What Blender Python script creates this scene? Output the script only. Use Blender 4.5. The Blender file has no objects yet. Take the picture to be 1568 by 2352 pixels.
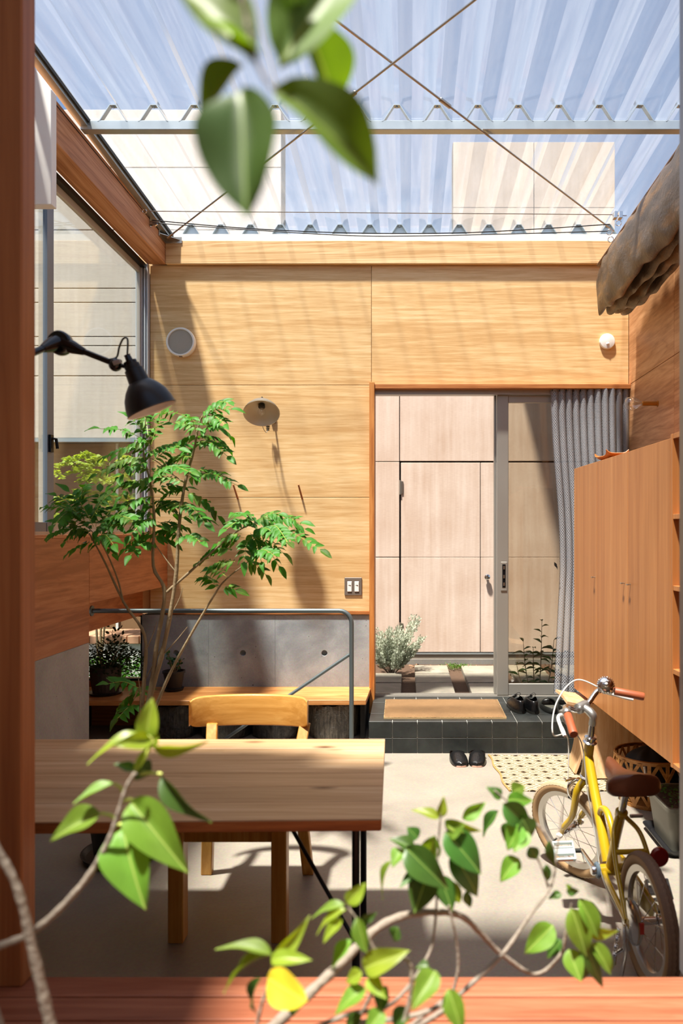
import bpy, bmesh, math, random
from mathutils import Vector, Matrix, Quaternion
random.seed(7)
sc = bpy.context.scene
COL = sc.collection
R = math.radians
# ------------------------------------------------------------------ camera
F, CX, CY, H = 1700.0, 935.0, 1222.0, 1.40          # focal length in px, principal point, eye height
cam_d = bpy.data.cameras.new('camera'); cam = bpy.data.objects.new('camera', cam_d); COL.objects.link(cam)
cam.location = (0, 0, H); cam.rotation_euler = (R(90), 0, 0)
cam_d.sensor_fit = 'AUTO'; cam_d.sensor_width = 36.0; cam_d.lens = F/2352*36
cam_d.shift_x = -(CX-784)/2352; cam_d.shift_y = (CY-1176)/2352
cam_d.clip_start = .02
cam_d.dof.use_dof = True; cam_d.dof.focus_distance = 4.4; cam_d.dof.aperture_fstop = 2.8
sc.camera = cam
# ------------------------------------------------------------------ sky, sun, exposure
SUN_DIR = Vector((.218, .275, -.955)).normalized()
w = bpy.data.worlds.new('sky'); sc.world = w; w.use_nodes = True
wn = w.node_tree; wn.nodes.clear()
sky = wn.nodes.new('ShaderNodeTexSky'); sky.sky_type = 'NISHITA'; sky.sun_disc = False
sky.sun_elevation = R(69); sky.sun_rotation = R(220); sky.air_density = 1.0; sky.dust_density = 1.6; sky.ozone_density = 1.0
bg = wn.nodes.new('ShaderNodeBackground'); bg.inputs['Strength'].default_value = .13
wo = wn.nodes.new('ShaderNodeOutputWorld')
wn.links.new(sky.outputs[0], bg.inputs[0]); wn.links.new(bg.outputs[0], wo.inputs[0])
sd = bpy.data.lights.new('sun', 'SUN'); sd.energy = 10.0; sd.angle = R(3.4); sd.color = (1.0, .94, .84)
so = bpy.data.objects.new('sun', sd); COL.objects.link(so)
so.rotation_euler = SUN_DIR.to_track_quat('-Z', 'Y').to_euler(); so.location = (-4, -5, 14)
vs = sc.view_settings
vs.view_transform = 'Standard'; vs.look = 'None'; vs.gamma = 1.0; vs.use_curve_mapping = False; vs.exposure = 0.50
sc.cycles.transparent_max_bounces = 14; sc.cycles.max_bounces = 7; sc.cycles.diffuse_bounces = 4; sc.cycles.glossy_bounces = 3
sc.cycles.use_adaptive_sampling = True; sc.cycles.adaptive_threshold = .08
sc.cycles.caustics_reflective = False; sc.cycles.caustics_refractive = False
sc.cycles.sample_clamp_indirect = 6.0

# ------------------------------------------------------------------ helpers
def P(px, py, Y):   # a point of the place at depth Y, from its place in the 1568x2352 frame
    return Vector(((px-CX)*Y/F, Y, H-(py-CY)*Y/F))
def PZ(px, py, z):  # the same for a point of known height
    return P(px, py, F*(H-z)/(py-CY))
def lin(h):
    if isinstance(h, str):
        h = h.lstrip('#'); h = [int(h[i:i+2], 16)/255 for i in (0, 2, 4)]
    return tuple((c/12.92 if c <= .04045 else ((c+.055)/1.055)**2.4) for c in h[:3]) + (1.0,)
OFF = {}
def off(o): return OFF.get(o.name, Vector((0, 0, 0)))
def tag(o, label=None, cat=None, group=None, kind=None):
    if label: o['label'] = label
    if cat: o['category'] = cat
    if group: o['group'] = group
    if kind: o['kind'] = kind
    return o
def thing(name, label, cat, loc=(0, 0, 0), rotz=0, group=None, local=False, kind=None):
    o = bpy.data.objects.new(name, None); COL.objects.link(o)
    o.empty_display_size = .05
    o.location = loc; o.rotation_euler = (0, 0, rotz)
    OFF[o.name] = Vector((0, 0, 0)) if (local or rotz) else Vector(loc)
    return tag(o, label, cat, group, kind)
def struct(name, loc=(0, 0, 0)):
    return thing(name, None, None, loc, kind='structure')
def place(name, mesh, parent=None, matrix=None):
    o = bpy.data.objects.new(name, mesh); COL.objects.link(o)
    if parent is not None:
        o.parent = parent; OFF[o.name] = off(parent)
    if matrix is not None: o.matrix_local = matrix
    return o
def copy_tree(o, parent=None):
    c = o.copy(); COL.objects.link(c); c.parent = parent
    OFF[c.name] = off(o)
    for ch in o.children: copy_tree(ch, c)
    return c

class MB:
    def __init__(s): s.v = []; s.f = []; s.uv = {}
    def add(s, vs, fs):
        n = len(s.v); s.v += [Vector(p) for p in vs]; s.f += [tuple(i+n for i in f) for f in fs]; return s
    def box(s, a, b):
        x0, y0, z0 = [min(a[i], b[i]) for i in range(3)]; x1, y1, z1 = [max(a[i], b[i]) for i in range(3)]
        return s.add([(x0,y0,z0),(x1,y0,z0),(x1,y1,z0),(x0,y1,z0),(x0,y0,z1),(x1,y0,z1),(x1,y1,z1),(x0,y1,z1)],
                     [(0,3,2,1),(4,5,6,7),(0,1,5,4),(1,2,6,5),(2,3,7,6),(3,0,4,7)])
    def obox(s, c, size, M=None):
        M = M or Matrix.Identity(3); c = Vector(c); h = [k/2 for k in size]
        pts = [c + M @ Vector((sx*h[0], sy*h[1], sz*h[2])) for sz in (-1, 1) for sy in (-1, 1) for sx in (-1, 1)]
        return s.add(pts, [(0,2,3,1),(4,5,7,6),(0,1,5,4),(1,3,7,5),(3,2,6,7),(2,0,4,6)])
    def beam(s, a, b, wx, wz, up=(0, 0, 1)):    # a box bar from a to b
        a, b = Vector(a), Vector(b); d = b-a; L = d.length; d.normalize()
        u = Vector(up); x = d.cross(u)
        if x.length < 1e-4: x = d.cross(Vector((0, 1, 0)))
        x.normalize(); z = x.cross(d)
        return s.obox((a+b)/2, (wx, L, wz), Matrix((x, d, z)).transposed())
    def tube(s, pts, r, seg=8, cap=True, closed=False):
        pts = [Vector(p) for p in pts]; n = len(pts)
        rr = r if isinstance(r, (list, tuple)) else [r]*n
        T = []
        for i in range(n):
            a = pts[(i-1) % n] if (closed or i > 0) else pts[i]
            b = pts[(i+1) % n] if (closed or i < n-1) else pts[i]
            t = (b-a); t = t.normalized() if t.length > 1e-9 else Vector((0, 0, 1)); T.append(t)
        u = T[0].orthogonal().normalized(); base = len(s.v)
        for i in range(n):
            if i: u = T[i-1].rotation_difference(T[i]) @ u
            u = (u - T[i]*u.dot(T[i])).normalized(); v = T[i].cross(u)
            for k in range(seg):
                a = 2*math.pi*k/seg
                s.v.append(pts[i] + (u*math.cos(a)+v*math.sin(a))*rr[i])
        for i in range(n if closed else n-1):
            j = (i+1) % n
            for k in range(seg):
                k2 = (k+1) % seg
                s.f.append((base+i*seg+k, base+i*seg+k2, base+j*seg+k2, base+j*seg+k))
        if cap and not closed:
            s.f.append(tuple(base+k for k in reversed(range(seg))))
            s.f.append(tuple(base+(n-1)*seg+k for k in range(seg)))
        return s
    def lathe(s, prof, origin=(0, 0, 0), axis=(0, 0, 1), seg=24, cap=True, a0=0, a1=2*math.pi):
        o = Vector(origin); ax = Vector(axis).normalized(); u = ax.orthogonal().normalized()
        if abs(ax.z) > .99: u = Vector((1, 0, 0))
        v = ax.cross(u); base = len(s.v); full = abs(a1-a0-2*math.pi) < 1e-6
        m = seg if full else seg+1
        for (r, z) in prof:
            for k in range(m):
                a = a0+(a1-a0)*k/seg
                s.v.append(o + ax*z + (u*math.cos(a)+v*math.sin(a))*max(r, 1e-5))
        for i in range(len(prof)-1):
            for k in range(seg):
                k2 = (k+1) % m
                s.f.append((base+i*m+k, base+i*m+k2, base+(i+1)*m+k2, base+(i+1)*m+k))
        if cap and full:
            if prof[0][0] > 1e-4: s.f.append(tuple(base+k for k in reversed(range(m))))
            if prof[-1][0] > 1e-4: s.f.append(tuple(base+(len(prof)-1)*m+k for k in range(m)))
        return s
    def prism(s, poly, vec):
        n = len(poly); poly = [Vector(p) for p in poly]; vec = Vector(vec)
        return s.add(poly+[p+vec for p in poly],
                     [tuple(reversed(range(n))), tuple(range(n, 2*n))] + [(i, (i+1) % n, n+(i+1) % n, n+i) for i in range(n)])
    def sphere(s, c, r, seg=16, rings=10, sc_=(1, 1, 1)):
        c = Vector(c); base = len(s.v)
        for i in range(rings+1):
            t = math.pi*i/rings
            for k in range(seg):
                a = 2*math.pi*k/seg
                s.v.append(c+Vector((r*sc_[0]*max(math.sin(t), 1e-4)*math.cos(a), r*sc_[1]*max(math.sin(t), 1e-4)*math.sin(a), r*sc_[2]*math.cos(t))))
        for i in range(rings):
            for k in range(seg):
                s.f.append((base+i*seg+k, base+(i+1)*seg+k, base+(i+1)*seg+(k+1) % seg, base+i*seg+(k+1) % seg))
        return s
    def torus(s, c, axis, Rr, r, seg=32, rs=10, sq=1.0):
        ax = Vector(axis).normalized(); u = ax.orthogonal().normalized(); v = ax.cross(u); c = Vector(c); base = len(s.v)
        for i in range(seg):
            a = 2*math.pi*i/seg; d = u*math.cos(a)+v*math.sin(a)
            for k in range(rs):
                b = 2*math.pi*k/rs
                s.v.append(c+d*(Rr+r*math.cos(b))+ax*(r*sq*math.sin(b)))
        for i in range(seg):
            for k in range(rs):
                s.f.append((base+i*rs+k, base+((i+1) % seg)*rs+k, base+((i+1) % seg)*rs+(k+1) % rs, base+i*rs+(k+1) % rs))
        return s
    def grid(s, fn, nu, nv, uvfn=None):
        base = len(s.v)
        for i in range(nu+1):
            for j in range(nv+1):
                if uvfn: s.uv[len(s.v)] = uvfn(i/nu, j/nv)
                s.v.append(Vector(fn(i/nu, j/nv)))
        for i in range(nu):
            for j in range(nv):
                a = base+i*(nv+1)+j
                s.f.append((a, a+nv+1, a+nv+2, a+1))
        return s
    def transform(s, M, start=0):
        for i in range(start, len(s.v)): s.v[i] = M @ s.v[i]
        return s
    def mesh(s, name, m, o=Vector((0, 0, 0)), smooth=None, bevel=0, bseg=1, solid=0):
        me = bpy.data.meshes.new(name)
        me.from_pydata([tuple(p-o) for p in s.v], [], s.f)
        if s.uv:
            ul = me.uv_layers.new(name='uv')
            for l in me.loops: ul.data[l.index].uv = s.uv.get(l.vertex_index, (0, 0))
        bm = bmesh.new(); bm.from_mesh(me)
        if solid:
            bm.normal_update(); bmesh.ops.solidify(bm, geom=bm.faces[:], thickness=solid)
        if bevel:
            es = [e for e in bm.edges if len(e.link_faces) == 2 and e.calc_face_angle(0) > R(35)]
            bmesh.ops.bevel(bm, geom=es, offset=bevel, segments=bseg, affect='EDGES', profile=.5, clamp_overlap=True)
        if not s.uv and not solid: bmesh.ops.recalc_face_normals(bm, faces=bm.faces[:])
        bm.to_mesh(me); bm.free()
        if m is not None: me.materials.append(m)
        if smooth is not None:
            for p in me.polygons: p.use_smooth = True
            me.set_sharp_from_angle(angle=R(smooth))
        return me
    def build(s, name, m, parent=None, smooth=None, bevel=0, bseg=1, solid=0):
        o = off(parent) if parent is not None else Vector((0, 0, 0))
        return place(name, s.mesh(name, m, o, smooth, bevel, bseg, solid), parent)

def spline(pts, n=8):   # Catmull-Rom through 3-D points
    pts = [Vector(p) for p in pts]
    if len(pts) < 3: return pts
    q = [pts[0]*2-pts[1]] + pts + [pts[-1]*2-pts[-2]]; out = []
    for i in range(1, len(q)-2):
        a, b, c, d = q[i-1], q[i], q[i+1], q[i+2]
        for k in range(n):
            t = k/n
            out.append(.5*((2*b)+(c-a)*t+(2*a-5*b+4*c-d)*t*t+(3*b-a-3*c+d)*t**3))
    out.append(pts[-1]); return out

# ------------------------------------------------------------------ materials
def newmat(name):
    m = bpy.data.materials.new(name); m.use_nodes = True; nt = m.node_tree
    return m, nt, nt.nodes['Principled BSDF'], nt.nodes['Material Output']
def N(nt, t, **kw):
    n = nt.nodes.new(t)
    for k, v in kw.items():
        if k in n.inputs: n.inputs[k].default_value = v
        else: setattr(n, k, v)
    return n
def L(nt, a, b): nt.links.new(a, b)
def plain(name, c, rough=.5, metal=0.0, spec=.5, coat=0, trans=0, vary=0.0, bump=0.0, bscale=200):
    m, nt, b, o = newmat(name)
    b.inputs['Base Color'].default_value = lin(c); b.inputs['Roughness'].default_value = rough; b.inputs['Metallic'].default_value = metal
    b.inputs['Specular IOR Level'].default_value = spec; b.inputs['Coat Weight'].default_value = coat
    if vary or bump:
        tc = N(nt, 'ShaderNodeTexCoord'); n = N(nt, 'ShaderNodeTexNoise', Scale=bscale if bump else 30, Detail=4.0); L(nt, tc.outputs['Object'], n.inputs['Vector'])
        if vary:
            mx = N(nt, 'ShaderNodeMix', data_type='RGBA'); c1 = lin(c)
            mx.inputs[6].default_value = tuple(k*(1-vary) for k in c1[:3])+(1,); mx.inputs[7].default_value = tuple(min(1, k*(1+vary)) for k in c1[:3])+(1,)
            n2 = N(nt, 'ShaderNodeTexNoise', Scale=6.0, Detail=5.0); L(nt, tc.outputs['Object'], n2.inputs['Vector'])
            L(nt, n2.outputs['Fac'], mx.inputs[0]); L(nt, mx.outputs[2], b.inputs['Base Color'])
        if bump:
            bp = N(nt, 'ShaderNodeBump', Strength=bump, Distance=.01); L(nt, n.outputs['Fac'], bp.inputs['Height']); L(nt, bp.outputs[0], b.inputs['Normal'])
    return m
def wood(name, dark, mid, light, along='x', fine=55., broad=5., rough=.5, bump=.08, squash=.07, knots=0, randv=.06, streak=.5, coat=0, randloc=True):
    m, nt, b, o = newmat(name)
    tc = N(nt, 'ShaderNodeTexCoord'); mp = N(nt, 'ShaderNodeMapping'); L(nt, tc.outputs['Object'], mp.inputs['Vector'])
    oi = N(nt, 'ShaderNodeObjectInfo')
    if randloc:
        cb = N(nt, 'ShaderNodeCombineXYZ'); ml = N(nt, 'ShaderNodeMath', operation='MULTIPLY'); ml.inputs[1].default_value = 17.0
        L(nt, oi.outputs['Random'], ml.inputs[0]); L(nt, ml.outputs[0], cb.inputs[0]); L(nt, ml.outputs[0], cb.inputs[1]); L(nt, ml.outputs[0], cb.inputs[2])
        L(nt, cb.outputs[0], mp.inputs['Location'])
    sc3 = [1, 1, 1]; sc3['xyz'.index(along)] = squash; mp.inputs['Scale'].default_value = sc3
    n1 = N(nt, 'ShaderNodeTexNoise', Scale=broad, Detail=5.0, Roughness=.55, Distortion=.9); L(nt, mp.outputs[0], n1.inputs['Vector'])
    n2 = N(nt, 'ShaderNodeTexNoise', Scale=fine, Detail=4.0, Roughness=.65, Distortion=.3); L(nt, mp.outputs[0], n2.inputs['Vector'])
    # flame figure: bands of the broad noise
    ms = N(nt, 'ShaderNodeMath', operation='MULTIPLY'); ms.inputs[1].default_value = 9.0; L(nt, n1.outputs['Fac'], ms.inputs[0])
    fr0 = N(nt, 'ShaderNodeMath', operation='PINGPONG'); fr0.inputs[1].default_value = .5; L(nt, ms.outputs[0], fr0.inputs[0])
    fr = N(nt, 'ShaderNodeMath', operation='POWER'); fr.inputs[1].default_value = .45; L(nt, fr0.outputs[0], fr.inputs[0])
    r0 = N(nt, 'ShaderNodeValToRGB'); e = r0.color_ramp.elements
    e[0].position = .40+.1*streak; e[0].color = lin(dark); e[1].position = .64+.2*streak; e[1].color = lin(light)
    k = e.new(.52+.15*streak); k.color = lin(mid)
    mixv = N(nt, 'ShaderNodeMath', operation='MULTIPLY'); mixv.inputs[1].default_value = .34*streak; L(nt, fr.outputs[0], mixv.inputs[0])
    a1 = N(nt, 'ShaderNodeMath', operation='ADD'); L(nt, mixv.outputs[0], a1.inputs[0])
    m2 = N(nt, 'ShaderNodeMath', operation='MULTIPLY'); m2.inputs[1].default_value = .55; L(nt, n2.outputs['Fac'], m2.inputs[0]); L(nt, m2.outputs[0], a1.inputs[1])
    m3 = N(nt, 'ShaderNodeMath', operation='MULTIPLY'); m3.inputs[1].default_value = .38; L(nt, n1.outputs['Fac'], m3.inputs[0])
    a2 = N(nt, 'ShaderNodeMath', operation='ADD'); L(nt, a1.outputs[0], a2.inputs[0]); L(nt, m3.outputs[0], a2.inputs[1])
    L(nt, a2.outputs[0], r0.inputs[0]); col = r0.outputs[0]
    if knots:
        mp2 = N(nt, 'ShaderNodeMapping'); L(nt, tc.outputs['Object'], mp2.inputs['Vector'])
        if randloc: L(nt, cb.outputs[0], mp2.inputs['Location'])
        s2 = [1, 1, 1]; s2['xyz'.index(along)] = .45; s2[2] = 0; mp2.inputs['Scale'].default_value = s2
        vo = N(nt, 'ShaderNodeTexVoronoi', Scale=float(knots)); L(nt, mp2.outputs[0], vo.inputs['Vector'])
        rk = N(nt, 'ShaderNodeValToRGB'); ke = rk.color_ramp.elements; ke[0].position = .02; ke[0].color = (0, 0, 0, 1); ke[1].position = .16; ke[1].color = (1, 1, 1, 1)
        L(nt, vo.outputs['Distance'], rk.inputs[0])
        mk = N(nt, 'ShaderNodeMix', data_type='RGBA', blend_type='MIX'); mk.inputs[6].default_value = lin('5d3a20')
        L(nt, rk.outputs[0], mk.inputs[0]); L(nt, col, mk.inputs[7]); col = mk.outputs[2]
    hs = N(nt, 'ShaderNodeHueSaturation'); mr = N(nt, 'ShaderNodeMapRange'); mr.inputs[3].default_value = 1-randv; mr.inputs[4].default_value = 1+randv
    L(nt, oi.outputs['Random'], mr.inputs[0]); L(nt, mr.outputs[0], hs.inputs['Value']); L(nt, col, hs.inputs['Color'])
    L(nt, hs.outputs[0], b.inputs['Base Color'])
    b.inputs['Roughness'].default_value = rough; b.inputs['Coat Weight'].default_value = coat; b.inputs['Specular IOR Level'].default_value = .35
    bp = N(nt, 'ShaderNodeBump', Strength=bump, Distance=.004); L(nt, a2.outputs[0], bp.inputs['Height']); L(nt, bp.outputs[0], b.inputs['Normal'])
    return m
def concrete(name, c0, c1, pits=True, rough=.75, scale=2.2, spec=.3):
    m, nt, b, o = newmat(name)
    tc = N(nt, 'ShaderNodeTexCoord')
    n1 = N(nt, 'ShaderNodeTexNoise', Scale=scale, Detail=8.0, Roughness=.6, Distortion=.4); L(nt, tc.outputs['Object'], n1.inputs['Vector'])
    r0 = N(nt, 'ShaderNodeValToRGB'); e = r0.color_ramp.elements; e[0].position = .3; e[0].color = lin(c0); e[1].position = .7; e[1].color = lin(c1)
    L(nt, n1.outputs['Fac'], r0.inputs[0]); col = r0.outputs[0]
    n3 = N(nt, 'ShaderNodeTexNoise', Scale=90.0, Detail=3.0); L(nt, tc.outputs['Object'], n3.inputs['Vector'])
    mx = N(nt, 'ShaderNodeMix', data_type='RGBA', blend_type='OVERLAY'); mx.inputs[0].default_value = .25; L(nt, col, mx.inputs[6]); L(nt, n3.outputs['Color'], mx.inputs[7]); col = mx.outputs[2]
    hsv = N(nt, 'ShaderNodeHueSaturation'); hsv.inputs['Saturation'].default_value = .85; L(nt, col, hsv.inputs['Color']); col = hsv.outputs[0]
    hgt = n3.outputs['Fac']
    if pits:
        vo = N(nt, 'ShaderNodeTexVoronoi', Scale=26.0); L(nt, tc.outputs['Object'], vo.inputs['Vector'])
        n4 = N(nt, 'ShaderNodeTexNoise', Scale=5.0, Detail=2.0); L(nt, tc.outputs['Object'], n4.inputs['Vector'])
        th = N(nt, 'ShaderNodeMapRange'); th.inputs[1].default_value = .45; th.inputs[2].default_value = .75; th.inputs[3].default_value = .0; th.inputs[4].default_value = .14
        L(nt, n4.outputs['Fac'], th.inputs[0])
        lt = N(nt, 'ShaderNodeMath', operation='LESS_THAN'); L(nt, vo.outputs['Distance'], lt.inputs[0]); L(nt, th.outputs[0], lt.inputs[1])
        mk = N(nt, 'ShaderNodeMix', data_type='RGBA'); mk.inputs[7].default_value = lin('4a4846'); L(nt, lt.outputs[0], mk.inputs[0]); L(nt, col, mk.inputs[6]); col = mk.outputs[2]
    L(nt, col, b.inputs['Base Color']); b.inputs['Roughness'].default_value = rough; b.inputs['Specular IOR Level'].default_value = spec
    bp = N(nt, 'ShaderNodeBump', Strength=.08, Distance=.004); L(nt, hgt, bp.inputs['Height']); L(nt, bp.outputs[0], b.inputs['Normal'])
    return m
def schlick(nt, scale=1.0):     # reflectance of a thin clear sheet, the same from both sides
    lw = N(nt, 'ShaderNodeLayerWeight'); lw.inputs[0].default_value = .5
    pw = N(nt, 'ShaderNodeMath', operation='POWER'); pw.inputs[1].default_value = 5.0; L(nt, lw.outputs['Facing'], pw.inputs[0])
    ma = N(nt, 'ShaderNodeMath', operation='MULTIPLY_ADD'); ma.inputs[1].default_value = .92*scale; ma.inputs[2].default_value = .07*scale; L(nt, pw.outputs[0], ma.inputs[0])
    ma.use_clamp = True; return ma
def pane_mat(name, tint='f2f6f4', refl=1.0, dirt=.02):
    m, nt, b, o = newmat(name); nt.nodes.remove(b)
    tr = N(nt, 'ShaderNodeBsdfTransparent'); tr.inputs[0].default_value = lin(tint)
    gl = N(nt, 'ShaderNodeBsdfGlossy'); gl.inputs['Roughness'].default_value = .01
    ml = schlick(nt, refl)
    mx = N(nt, 'ShaderNodeMixShader'); L(nt, ml.outputs[0], mx.inputs[0]); L(nt, tr.outputs[0], mx.inputs[1]); L(nt, gl.outputs[0], mx.inputs[2])
    L(nt, mx.outputs[0], o.inputs[0]); return m
def sheet_mat(name):    # clear corrugated polycarbonate, weathered
    m, nt, b, o = newmat(name); nt.nodes.remove(b)
    tc = N(nt, 'ShaderNodeTexCoord'); mp = N(nt, 'ShaderNodeMapping'); mp.inputs['Scale'].default_value = (1, .05, 1); L(nt, tc.outputs['Object'], mp.inputs[0])
    n = N(nt, 'ShaderNodeTexNoise', Scale=24.0, Detail=5.0, Roughness=.65); L(nt, mp.outputs[0], n.inputs['Vector'])
    rp = N(nt, 'ShaderNodeMapRange'); rp.inputs[1].default_value = .35; rp.inputs[2].default_value = .75; rp.inputs[3].default_value = .02; rp.inputs[4].default_value = .10; L(nt, n.outputs['Fac'], rp.inputs[0])
    tr = N(nt, 'ShaderNodeBsdfTransparent'); tr.inputs[0].default_value = (.94, .955, .97, 1)
    tl = N(nt, 'ShaderNodeBsdfTranslucent'); tl.inputs[0].default_value = (.90, .93, .96, 1)
    df = N(nt, 'ShaderNodeBsdfDiffuse'); df.inputs[0].default_value = (.75, .78, .8, 1)
    dd = N(nt, 'ShaderNodeMixShader'); dd.inputs[0].default_value = .3; L(nt, tl.outputs[0], dd.inputs[1]); L(nt, df.outputs[0], dd.inputs[2])
    lw = N(nt, 'ShaderNodeLayerWeight'); lw.inputs[0].default_value = .5
    ad = N(nt, 'ShaderNodeMath', operation='MULTIPLY_ADD'); ad.inputs[1].default_value = .17; L(nt, lw.outputs['Facing'], ad.inputs[0]); L(nt, rp.outputs[0], ad.inputs[2]); ad.use_clamp = True
    m1 = N(nt, 'ShaderNodeMixShader'); L(nt, ad.outputs[0], m1.inputs[0]); L(nt, tr.outputs[0], m1.inputs[1]); L(nt, dd.outputs[0], m1.inputs[2])
    gl = N(nt, 'ShaderNodeBsdfGlossy'); gl.inputs['Roughness'].default_value = .12
    fr = schlick(nt, .9)
    m2 = N(nt, 'ShaderNodeMixShader'); L(nt, fr.outputs[0], m2.inputs[0]); L(nt, m1.outputs[0], m2.inputs[1]); L(nt, gl.outputs[0], m2.inputs[2])
    L(nt, m2.outputs[0], o.inputs[0]); return m
def leaf_mat(name, c, vein=None, trans=.45, rough=.35, vary=.12, back=None, spec=.5):
    m, nt, b, o = newmat(name)
    tc = N(nt, 'ShaderNodeTexCoord'); oi = N(nt, 'ShaderNodeObjectInfo')
    hs = N(nt, 'ShaderNodeHueSaturation'); hs.inputs['Color'].default_value = lin(c)
    n = N(nt, 'ShaderNodeTexNoise', Scale=3.0, Detail=3.0); L(nt, tc.outputs['Object'], n.inputs['Vector'])
    ad = N(nt, 'ShaderNodeMath', operation='ADD'); L(nt, oi.outputs['Random'], ad.inputs[0]); L(nt, n.outputs['Fac'], ad.inputs[1])
    mr = N(nt, 'ShaderNodeMapRange'); mr.inputs[1].default_value = .2; mr.inputs[2].default_value = 1.8; mr.inputs[3].default_value = 1-vary*2; mr.inputs[4].default_value = 1+vary*2
    L(nt, ad.outputs[0], mr.inputs[0]); L(nt, mr.outputs[0], hs.inputs['Value'])
    mh = N(nt, 'ShaderNodeMapRange'); mh.inputs[3].default_value = .5-vary*.12; mh.inputs[4].default_value = .5+vary*.10; L(nt, oi.outputs['Random'], mh.inputs[0]); L(nt, mh.outputs[0], hs.inputs['Hue'])
    col = hs.outputs[0]
    if vein:
        sx = N(nt, 'ShaderNodeSeparateXYZ'); L(nt, tc.outputs['Object'], sx.inputs[0])
        ab = N(nt, 'ShaderNodeMath', operation='ABSOLUTE'); L(nt, sx.outputs[1], ab.inputs[0])
        # side veins
        s1 = N(nt, 'ShaderNodeMath', operation='SUBTRACT'); L(nt, sx.outputs[0], s1.inputs[0]); L(nt, ab.outputs[0], s1.inputs[1])
        w1 = N(nt, 'ShaderNodeMath', operation='MULTIPLY'); w1.inputs[1].default_value = 9.0; L(nt, s1.outputs[0], w1.inputs[0])
        f1 = N(nt, 'ShaderNodeMath', operation='PINGPONG'); f1.inputs[1].default_value = .5; L(nt, w1.outputs[0], f1.inputs[0])
        l1 = N(nt, 'ShaderNodeMath', operation='LESS_THAN'); l1.inputs[1].default_value = .035; L(nt, f1.outputs[0], l1.inputs[0])
        l1b = N(nt, 'ShaderNodeMath', operation='MULTIPLY'); l1b.inputs[1].default_value = .12; L(nt, l1.outputs[0], l1b.inputs[0])
        lt = N(nt, 'ShaderNodeMath', operation='LESS_THAN'); lt.inputs[1].default_value = .016; L(nt, ab.outputs[0], lt.inputs[0])
        mxx = N(nt, 'ShaderNodeMath', operation='MAXIMUM'); L(nt, lt.outputs[0], mxx.inputs[0]); L(nt, l1b.outputs[0], mxx.inputs[1])
        mk = N(nt, 'ShaderNodeMix', data_type='RGBA'); mk.inputs[7].default_value = lin(vein); L(nt, mxx.outputs[0], mk.inputs[0]); L(nt, col, mk.inputs[6]); col = mk.outputs[2]
    L(nt, col, b.inputs['Base Color']); b.inputs['Roughness'].default_value = rough; b.inputs['Specular IOR Level'].default_value = spec
    tl = N(nt, 'ShaderNodeBsdfTranslucent')
    h2 = N(nt, 'ShaderNodeHueSaturation'); h2.inputs['Hue'].default_value = .485; h2.inputs['Saturation'].default_value = 1.1; h2.inputs['Value'].default_value = 1.25; L(nt, col, h2.inputs['Color']); L(nt, h2.outputs[0], tl.inputs[0])
    mx = N(nt, 'ShaderNodeMixShader'); mx.inputs[0].default_value = trans; L(nt, b.outputs[0], mx.inputs[1]); L(nt, tl.outputs[0], mx.inputs[2]); L(nt, mx.outputs[0], o.inputs[0])
    return m

M = {}
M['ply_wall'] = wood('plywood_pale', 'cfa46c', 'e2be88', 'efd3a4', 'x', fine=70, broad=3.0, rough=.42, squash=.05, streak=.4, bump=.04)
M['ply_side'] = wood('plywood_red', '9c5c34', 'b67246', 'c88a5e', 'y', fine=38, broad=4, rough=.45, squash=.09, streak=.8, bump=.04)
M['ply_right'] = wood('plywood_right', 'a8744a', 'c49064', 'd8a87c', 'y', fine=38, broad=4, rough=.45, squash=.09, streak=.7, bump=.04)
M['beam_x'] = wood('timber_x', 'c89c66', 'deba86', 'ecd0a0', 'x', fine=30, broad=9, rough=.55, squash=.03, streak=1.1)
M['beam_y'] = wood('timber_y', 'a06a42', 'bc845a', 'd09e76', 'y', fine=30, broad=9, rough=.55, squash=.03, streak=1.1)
M['post'] = wood('timber_post', '8a5430', 'a0663c', 'b47a4c', 'z', fine=22, broad=4, rough=.5, squash=.03, streak=.6)
M['trim_z'] = wood('trim_wood_z', 'a8642e', 'c88444', 'd89a58', 'z', fine=50, broad=5, squash=.05)
M['trim_x'] = wood('trim_wood_x', '94562a', 'b0703c', 'c48450', 'x', fine=50, broad=5, squash=.05)
M['bench'] = wood('bench_board', 'b07038', 'cf9054', 'e2ab70', 'x', fine=46, broad=4, squash=.08, rough=.4)
M['cabinet'] = wood('cabinet_veneer', 'a66a3a', 'b67a46', 'c48c58', 'z', fine=26, broad=4, squash=.03, rough=.35, randv=.05, streak=.2)
M['cabinet_in'] = wood('cabinet_inside', '7e3c1a', '9a4e24', 'b06030', 'z', fine=40, broad=5, squash=.05, rough=.45)
M['table'] = wood('table_pine', 'b08c64', 'c4a078', 'd4b894', 'x', fine=34, broad=6, squash=.05, rough=.45, knots=7, randv=.09, streak=.5)
M['chair'] = wood('chair_birch', 'b8843e', 'cc9a52', 'dab06a', 'x', fine=40, broad=4, squash=.05, rough=.3, randv=.03, streak=.5, coat=.3)
M['chair_leg'] = wood('chair_leg_birch', 'a8742e', 'bc8a42', 'cca058', 'z', fine=40, broad=4, squash=.05, rough=.35, randv=.03, streak=.5)
M['stool'] = wood('stool_birch', 'c0966a', 'd0aa80', 'dcbc96', 'z', fine=40, broad=4, squash=.06, rough=.35, randv=.03, streak=.4)
M['deck'] = wood('deck_hardwood', '854c34', '985c42', 'aa7054', 'x', fine=60, broad=6, squash=.05, rough=.42, randv=.06, streak=.5)
M['bamboo'] = wood('bamboo_strip', '94602c', 'b47c3e', 'cc9858', 'x', fine=40, broad=5, squash=.3, rough=.5)
M['concrete'] = concrete('cast_concrete', '70787e', 'a8aeb0', scale=3.0)
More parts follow.
